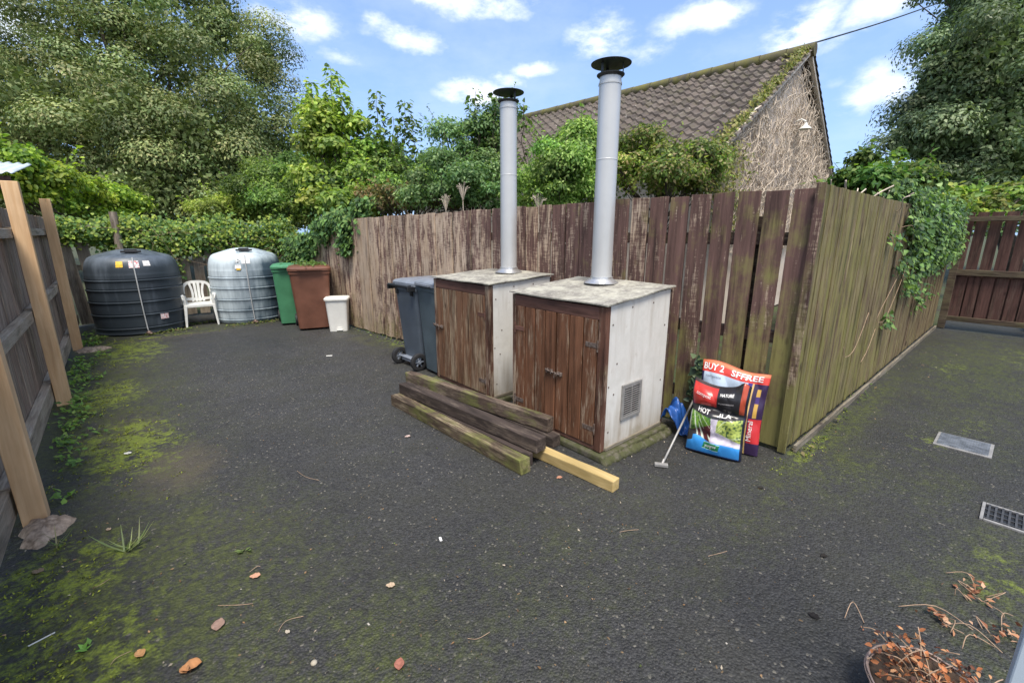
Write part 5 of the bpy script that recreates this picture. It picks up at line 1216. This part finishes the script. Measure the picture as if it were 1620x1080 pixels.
P_ = np.array(P_); leaves('foliage', P_, rng.normal(size=P_.shape)*.6+np.array((-.3, -1, .6)), .065, palette(len(P_), [(.25, .25, .07), (.19, .21, .07), (.34, .29, .14), (.13, .16, .05)]), M['leaf'], root, 'oval', .8)

# bare twisted stems over the right fence
root = thing('bare_bush', 'bare twisted brown stems poking over the right fence near the corner', 'bush', (6.0, 1.15, 0))
b = MB(); 
for k in range(40):
    x = random.gauss(5.9, .42); a = Vector((x, 1.08+random.random()*.25, 1.5)); pts_ = [a]
    for j in range(5): pts_.append(pts_[-1]+Vector((random.gauss(-.03, .09), random.gauss(0, .06), random.uniform(.01, .11))))
    b.tube(interp(pts_, 3), random.uniform(.004, .008), 5)
b.build('stem', M['vinestem'], root, smooth=True)

# dried flower heads behind the tall fence
for (u, v, D, lab) in ((732, 300, 5.9, 'dried cream flower head over the fence, left of the farther flue'), (705, 318, 6.2, 'smaller dried cream flower head, the left one of the three over the fence'), (852, 318, 5.3, 'dried seed head over the fence between the two flues')):
    root = thing('dried_flower', lab, 'dried flower', tuple(Vector((*at(u, v, D)[:2], 0)))); c = at(u, v, D); b = MB()
    for k in range(26):
        d = Vector((random.gauss(0, 1), random.gauss(0, 1), random.uniform(.1, 1.4))).normalized(); b.tube([c-Vector((0, 0, .14)), c+d*.05, c+d*random.uniform(.06, .10)], [.002, .0015, .003], 4)
    b.tube([c-Vector((0, 0, .9)), c-Vector((0, 0, .14))], .005, 5); b.build('stem', M['vinestem'], root)

# weeds and grass along the left fence
def weeds():
    P_ = []; S_ = []
    for k in range(75):
        y = random.choice((random.uniform(3.4, 7.6), random.uniform(4., 5.8), random.gauss(6.6, .5), random.uniform(8.3, 9.3))); x = -.52+abs(random.gauss(0, .10)); hh = random.uniform(.015, .08)
        for j in range(random.randint(5, 12)): P_.append((x+random.gauss(0, .035), y+random.gauss(0, .045), random.uniform(.01, hh)))
    P_ = np.array(P_); n = len(P_); N_ = rng.normal(size=(n, 3))*.45+np.array((.3, -.2, 1)); o = leaves('weeds', P_, N_, .048, palette(n, [(.16, .29, .055), (.22, .36, .07), (.11, .20, .05), (.28, .38, .09)]), M['leaf'], None, 'oval', .2)
    tag(o, 'low green weeds growing along the foot of the left fence', 'weeds', kind='stuff')
    P_ = []
    for (cx, cy, sx, sy, k) in ((-.14, 4.1, .13, .35, 900), (-.28, 5.5, .12, .35, 600), (-.15, 7.5, .16, .5, 900), (-.48, 2.5, .12, .3, 700), (-.5, 1.9, .15, .3, 700), (-.4, 1.35, .2, .25, 500), (.1, 8.35, .7, .08, 500), (-.45, 5.5, .07, 1.6, 900), (3.55, .84, .3, .05, 260)):
        for c_ in range(k//9):
            x0, y0 = random.gauss(cx, sx), random.gauss(cy, sy)
            if x0 < -.6: continue
            for j in range(9): P_.append((x0+random.gauss(0, .014), y0+random.gauss(0, .014), random.uniform(0, .006)))
    P_ = np.array(P_); n = len(P_); N_ = rng.normal(size=(n, 3))*.8+np.array((0, 0, .6)); o = leaves('moss', P_, N_, .013, palette(n, [(.14, .17, .03), (.22, .26, .04), (.30, .33, .05), (.08, .10, .02)]), M['leafdry'], None, 'oval', -.4)
    tag(o, 'raised tufts of yellow green moss on the tarmac beside the left fence', 'moss', kind='stuff')
weeds()
def weeds2():
    P_ = []
    for (x0, y0, x1, y1, k) in ((.2, 8.55, .75, 8.7, 120), (.8, 9.1, 1.2, 9.2, 150), (1.2, 8.55, 2.2, 8.5, 170), (-.5, 8.4, -.1, 9.2, 160), (2.85, 5.4, 2.72, 7.0, 60), (3.4, .87, 5.5, .87, 60), (2.35, 7.9, 2.6, 8.3, 50)):
        for j in range(k): q = random.random(); P_.append((x0+(x1-x0)*q+random.gauss(0, .05), y0+(y1-y0)*q+random.gauss(0, .04), random.uniform(.003, .035)))
    # plants and litter on the lid of the brown bin
    P_ = np.array(P_); n = len(P_); o = leaves('low_weeds', P_, rng.normal(size=(n, 3))*.4+np.array((0, -.2, 1)), .038, palette(n, [(.12, .17, .04), (.18, .22, .06), (.20, .16, .08), (.08, .12, .03)]), M['leaf'], None, 'oval', .1)
    tag(o, 'sparse weeds and leaf scraps along the tank bases and the fence feet', 'weeds', kind='stuff')
weeds2()
P_ = np.array([(2.30+random.gauss(0, .13), 7.55+random.gauss(0, .14), .975+abs(random.gauss(0, .02))+.036) for _ in range(260)]); n = len(P_)
tag(leaves('leaf_heap', P_, rng.normal(size=(n, 3))*.4+np.array((0, 0, 1)), .055, palette(n, [(.10, .18, .05), (.16, .24, .06), (.07, .12, .04)]), M['leaf'], None, 'oval', .0), 'green leaves lying on the lid of the brown wheelie bin', 'leaves', kind='stuff')
def tuft(name, label, cat, p, n, L_, cols, tpl='blade', width=1):
    P_ = np.array([(p[0]+random.gauss(0, .012), p[1]+random.gauss(0, .012), .002) for _ in range(n)]); th = rng.uniform(0, 6.28, n); T_ = np.c_[np.cos(th), np.sin(th), rng.uniform(.2, .9, n)]; N_ = np.c_[-np.cos(th)*.6, -np.sin(th)*.6, np.ones(n)]
    o = leaves(name, P_, N_, L_, palette(n, cols), M['leaf'], None, tpl, -.2, tan=T_*2.2, origin=(p[0], p[1], 0)); tag(o, label, cat); return o
q = gp(202, 868); tuft('grass_tuft', 'spiky pale green grass tuft on the asphalt near the nearest orange post', 'grass tuft', q, 16, .13, [(.22, .30, .12), (.30, .34, .16)])
q = gp(95, 862); tuft('grass_tuft', 'wispy grass tuft at the edge of the concrete footing of the nearest orange post', 'grass tuft', q, 9, .10, [(.20, .28, .12), (.28, .26, .14)])
q = gp(445, 640); q = gp(137, 1025); tuft('seedling', 'small bright green seedling in the bottom left of the yard', 'seedling', q, 6, .032, [(.20, .40, .08)], 'oval')
q = gp(388, 872); tuft('seedling', 'tiny green seedling in the middle left of the asphalt', 'seedling', q, 6, .035, [(.22, .30, .10)], 'oval')

# fallen leaves, pebbles
def fallen(u, v, size, col, label, rot, curl=.25, name='fallen_leaf', cat='leaf'):
    p = gp(u, v); V = []; n = 9; m_ = 5
    for j in range(n+1):
        y = j/n-.5; wd = .30*math.sin(math.pi*(j/n)**.85)**.8+.004
        for i_ in range(m_):
            x = (i_/(m_-1)-.5)*2*wd; V.append(Mz(rot) @ Vector((x*size*1.2, y*size, (abs(x)*curl*1.6+(y*y)*curl)*size+.004+.0015*math.sin(j*2+i_)))+Vector((p.x, p.y, 0)))
    a = (np.arange(m_-1)[None, :]+np.arange(n)[:, None]*m_).ravel(); T = np.tile(np.array(col), (len(V), 1))*rng.uniform(.8, 1.15, (len(V), 1))
    o = npmesh(name, np.array([tuple(x) for x in V]), np.c_[a, a+1, a+m_+1, a+m_], M['leafdry'], None, T, origin=(p.x, p.y, 0)); s_ = o.modifiers.new('solid', 'SOLIDIFY'); s_.thickness = .0008; tag(o, label, cat, 'fallen leaves on the asphalt')
fallen(404, 912, .045, (.60, .33, .22), 'pale pink orange fallen leaf left of the centre of the foreground', 1.1)
fallen(346, 989, .062, (.30, .20, .16), 'large dull brown fallen leaf in the left foreground', -.4)
fallen(222, 1036, .045, (.50, .28, .13), 'curled orange brown fallen leaf near the bottom left', .3, .5)
fallen(618, 927, .040, (.52, .40, .28), 'buff fallen leaf in the middle of the foreground', .9, .3)
fallen(632, 1052, .048, (.36, .15, .11), 'reddish brown fallen leaf near the bottom edge, left of the middle', -.6, .4)
fallen(303, 1058, .065, (.45, .22, .10), 'crumpled orange brown leaf with stalks at the bottom edge, on the left', 1.4, .6)
fallen(292, 1062, .04, (.38, .20, .10), 'small brown leaf scrap touching the crumpled leaf at the bottom edge', .2, .6)
fallen(645, 691, .045, (.50, .38, .34), 'pinkish fallen leaf in front of the timber beams', 1.3)
fallen(885, 756, .040, (.48, .24, .16), 'orange fallen leaf beside the yellow timber', 1.3)
fallen(202, 718, .05, (.70, .70, .62), 'white leaf scrap on the moss by the left fence', .9)
fallen(172, 838, .03, (.35, .27, .2), 'small tan leaf right of the concrete footing', .4)
fallen(455, 1000, .022, (.45, .40, .33), 'tiny pale leaf fragment in the left foreground', .4)
fallen(1203, 772, .035, (.03, .028, .025), 'blackened wet leaf on the asphalt right of the compost bags', .7)
fallen(1303, 880, .035, (.025, .022, .02), 'dark wet leaf in the right half of the foreground', 1.0)
fallen(1287, 975, .040, (.02, .018, .018), 'black wet leaf in the right foreground', .1)
fallen(60, 905, .05, (.30, .22, .14), 'tan fallen leaf on the moss at the left edge', .9)
b = MB(); p = gp(66, 1012); b.box((p.x, p.y, .004), (.004, .075, .003), Mz(R(-75))); tag(b.build('paper_stick', M['whitepl']), 'thin white paper stick in the bottom left of the yard', 'stick')
b = MB(); p = gp(697, 853); b.box((p.x, p.y, .003), (.012, .030, .003), Mz(R(-20))); tag(b.build('paper_scrap', M['whitepl']), 'small white paper scrap in the centre of the asphalt', 'scrap')
b = MB(); p = gp(521, 563); b.box((p.x, p.y, .004), (.03, .07, .004), Mz(R(60))); tag(b.build('paper_scrap', M['whitepl']), 'white paper scrap on the asphalt in front of the pedal bin', 'scrap')
b = MB(); p = gp(497, 1050); b.lathe([(.003, 0), (.011, .003), (.012, .008), (.008, .013), (.002, .015)], 9, p); tag(b.build('pebble', plain('tan_pebble', (.38, .34, .27), .8), smooth=True), 'round tan pebble near the bottom edge of the yard', 'pebble')
def litter():
    P_ = []
    for k in range(900):
        t_ = random.random()
        if t_ < .35: x, y = -.55+abs(random.gauss(0, .35)), random.uniform(1.2, 8.8)
        elif t_ < .5: x, y = random.uniform(3.35, 9), .86-abs(random.gauss(0, .25))
        elif t_ < .62: x, y = random.uniform(-.4, 2.4), 8.6-abs(random.gauss(0, .3))
        elif t_ < .72: x, y = random.uniform(1.55, 3.2), random.uniform(1.3, 1.7)
        else: th = YAW+random.uniform(-.7, .7); r_ = 1.1+5*random.random(); x, y = r_*math.sin(th), r_*math.cos(th)
        if x < -.58 or (x > 3.25-(y-.95)*.093 and y > .9) or (2.2 < x < 3.1 and 1.6 < y < 3.9) or (1.6 < x < 2.25 and 1.4 < y < 3.9): continue
        P_.append((x, y, .004))
    P_ = np.array(P_); n = len(P_); N_ = rng.normal(size=(n, 3))*.35+np.array((0, 0, 1)); o = leaves('leaf_litter', P_, N_, .014, palette(n, [(.20, .12, .06), (.34, .22, .12), (.09, .06, .04), (.42, .36, .28), (.05, .04, .03), (.10, .13, .04)]), M['leafdry'], None, 'oval', -.1)
    tag(o, 'tiny brown leaf fragments littering the asphalt', 'leaf litter', kind='stuff')
litter()
# twigs
b = MB()
for (u0, v0, u1, v1) in ((345, 958, 400, 955), (175, 1052, 208, 1030), (440, 1000, 480, 975), (470, 745, 505, 760), (1120, 880, 1150, 872), (395, 905, 412, 897), (150, 930, 175, 915), (1010, 838, 980, 842), (740, 1010, 775, 1000)):
    a, c = gp(u0, v0), gp(u1, v1); mid = (a+c)/2+Vector((random.gauss(0, .012), random.gauss(0, .012), .008)); b.tube(interp([a+Vector((0, 0, .003)), mid, c+Vector((0, 0, .003))], 4), .0011, 5)
tag(b.build('twigs', M['drystem'], origin=(1, 2, 0)), 'thin scattered twigs on the asphalt', 'twigs', kind='stuff')
# loose grit and needles all over the asphalt
def grit():
    n = 15000; th = rng.uniform(-.66, .66, n)+YAW; rad = 1.0+6.5*rng.random(n)**1.35; X = rad*np.sin(th); Y = rad*np.cos(th)
    ok = (X > -.6) & ~((X > 3.3-(np.clip(Y-.95, 0, 9))*.093) & (Y > .93)) & ~((X > 2.22) & (X < 3.1) & (Y > 1.6) & (Y < 3.95)); X, Y = X[ok], Y[ok]; n = len(X)
    s = .0012+.0028*rng.random(n)**3; t = rng.uniform(0, 6.28, n); el = rng.uniform(.5, 2.2, n)
    tv = np.array([(-1, -.7, 0), (1, -.8, 0), (.9, .8, 0), (-.8, .9, 0), (0, 0, 1.0)]); V = np.zeros((n, 5, 3)); cx = tv[:, 0][None]*s[:, None]*el[:, None]; cy = tv[:, 1][None]*s[:, None]
    V[:, :, 0] = X[:, None]+cx*np.cos(t)[:, None]-cy*np.sin(t)[:, None]; V[:, :, 1] = Y[:, None]+cx*np.sin(t)[:, None]+cy*np.cos(t)[:, None]; V[:, :, 2] = tv[:, 2][None]*s[:, None]*1.1+.0006
    F = np.array([(0, 1, 4), (1, 2, 4), (2, 3, 4), (3, 0, 4)]); Fq = (F[None]+(np.arange(n)*5)[:, None, None]).reshape(-1, 3)
    col = palette(n, [(.030, .030, .032), (.055, .055, .058), (.075, .072, .066), (.30, .28, .25), (.13, .09, .05), (.02, .018, .018)], [.3, .33, .205, .007, .088, .07])
    m, g_ = mat('grit'); g_.out(g_.attr('tint', 'Color'), .8, spec=.3)
    o = npmesh('grit', V.reshape(-1, 3), Fq, m, None, np.repeat(col, 5, axis=0), origin=(2, 2, 0)); tag(o, 'fine loose grit and debris scattered over the asphalt', 'grit', kind='stuff')
grit()

# ---------------------------------------------------------------- hanging basket with a dead plant
hb = gp(1475, 1100, .10)
t = thing('hanging_basket', 'wire hanging basket with a dead rust brown plant at the bottom right', 'hanging basket', (hb.x, hb.y, 0))
b = MB(); Rb = .165
for (r_, z, w_) in ((Rb, .115, .0035), (Rb-.006, .104, .003), (Rb+.004, .108, .0028), (Rb*.93, .07, .002), (Rb*.75, .035, .002)):
    pts_ = [(hb.x+r_*(1+.015*math.sin(3*k*.2618))*math.cos(k*2*math.pi/48), hb.y+r_*math.sin(k*2*math.pi/48), z+.003*math.sin(k*.9)) for k in range(49)]; b.tube(pts_, w_, 6, cap=False)
for k in range(16):
    a = k*math.pi/8; b.tube([(hb.x+Rb*q*math.cos(a), hb.y+Rb*q*math.sin(a), z) for q, z in ((1, .115), (.93, .07), (.75, .035), (.4, .012), (0, .006))], .0016, 5)
b.build('wire_frame', plain('rusty_pale_wire', (.35, .26, .22), .6, metal=.3, var=.3, scale=30), t, smooth=True)
b = MB(); b.lathe([(.02, .010), (.06, .014), (.12, .035), (.15, .07), (.158, .105), (.145, .108), (.10, .098), (.01, .09)], 32, hb-Vector((0, 0, .10))); b.build('liner', plain('dead_moss_liner', (.055, .035, .022), .95, var=.5, scale=30, bump=1., bscale=60), t, smooth=True)
n = 620; a = rng.uniform(0, 6.28, n); r_ = Rb*np.sqrt(rng.random(n))*1.05; r_ *= .95
P_ = np.c_[hb.x+r_*np.cos(a)+.03, hb.y+r_*np.sin(a)-.0, .09+rng.random(n)**2*.09]
leaves('dead_foliage', P_, rng.normal(size=(n, 3))*.7+np.array((0, 0, .8)), .020, palette(n, [(.32, .12, .05), (.46, .18, .08), (.18, .07, .04), (.52, .28, .14), (.09, .05, .04)]), M['leafdry'], t, 'fold', .2)
b = MB()
for k in range(38):
    p = Vector((hb.x+random.gauss(.02, .07), hb.y+random.gauss(0, .07), .09)); d = Vector((random.gauss(0, 1), random.gauss(0, 1), random.uniform(.1, .9))).normalized()*random.uniform(.05, .16)
    b.tube(interp([p, p+d*.5+Vector((0, 0, .02)), p+d], 4), .0018, 5)
b.build('dead_stem', M['drystem'], t, smooth=True)
def deadclump(label, pix, n, spread, ls=.028):
    p = gp(*pix); t = thing('dead_plant', label, 'dead plant', (p.x, p.y, 0)); b = MB()
    for k in range(n//6):
        s_ = Vector((p.x+random.gauss(0, spread), p.y+random.gauss(0, spread), .004)); d = Vector((random.gauss(0, .06), random.gauss(0, .06), 0)); d2 = Vector((random.gauss(0, .05), random.gauss(0, .05), 0))
        b.tube(interp([s_, s_+d+Vector((0, 0, random.uniform(.01, .05))), s_+d+d2+Vector((0, 0, .006))], 4), .0016, 5)
    b.build('dead_stem', M['drystem'], t, smooth=True)
    P_ = np.c_[rng.normal(p.x, spread, n), rng.normal(p.y, spread, n), rng.uniform(.004, .03, n)]
    leaves('dead_foliage', P_, rng.normal(size=(n, 3))*.5+np.array((0, 0, 1)), ls, palette(n, [(.36, .18, .10), (.45, .28, .18), (.22, .09, .05)]), M['leafdry'], t, 'oval', .2)
deadclump('dried tan stems and curled leaves on the ground above the hanging basket', (1535, 935), 34, .035)
deadclump('small dried brown leaf cluster on the ground between the basket and the tan stems', (1488, 985), 22, .02)
deadclump('loose curled stems trailing left of the hanging basket', (1385, 1005), 12, .04, .012)
deadclump('rust coloured dead clump at the right end of the hanging basket', (1590, 1010), 30, .04)
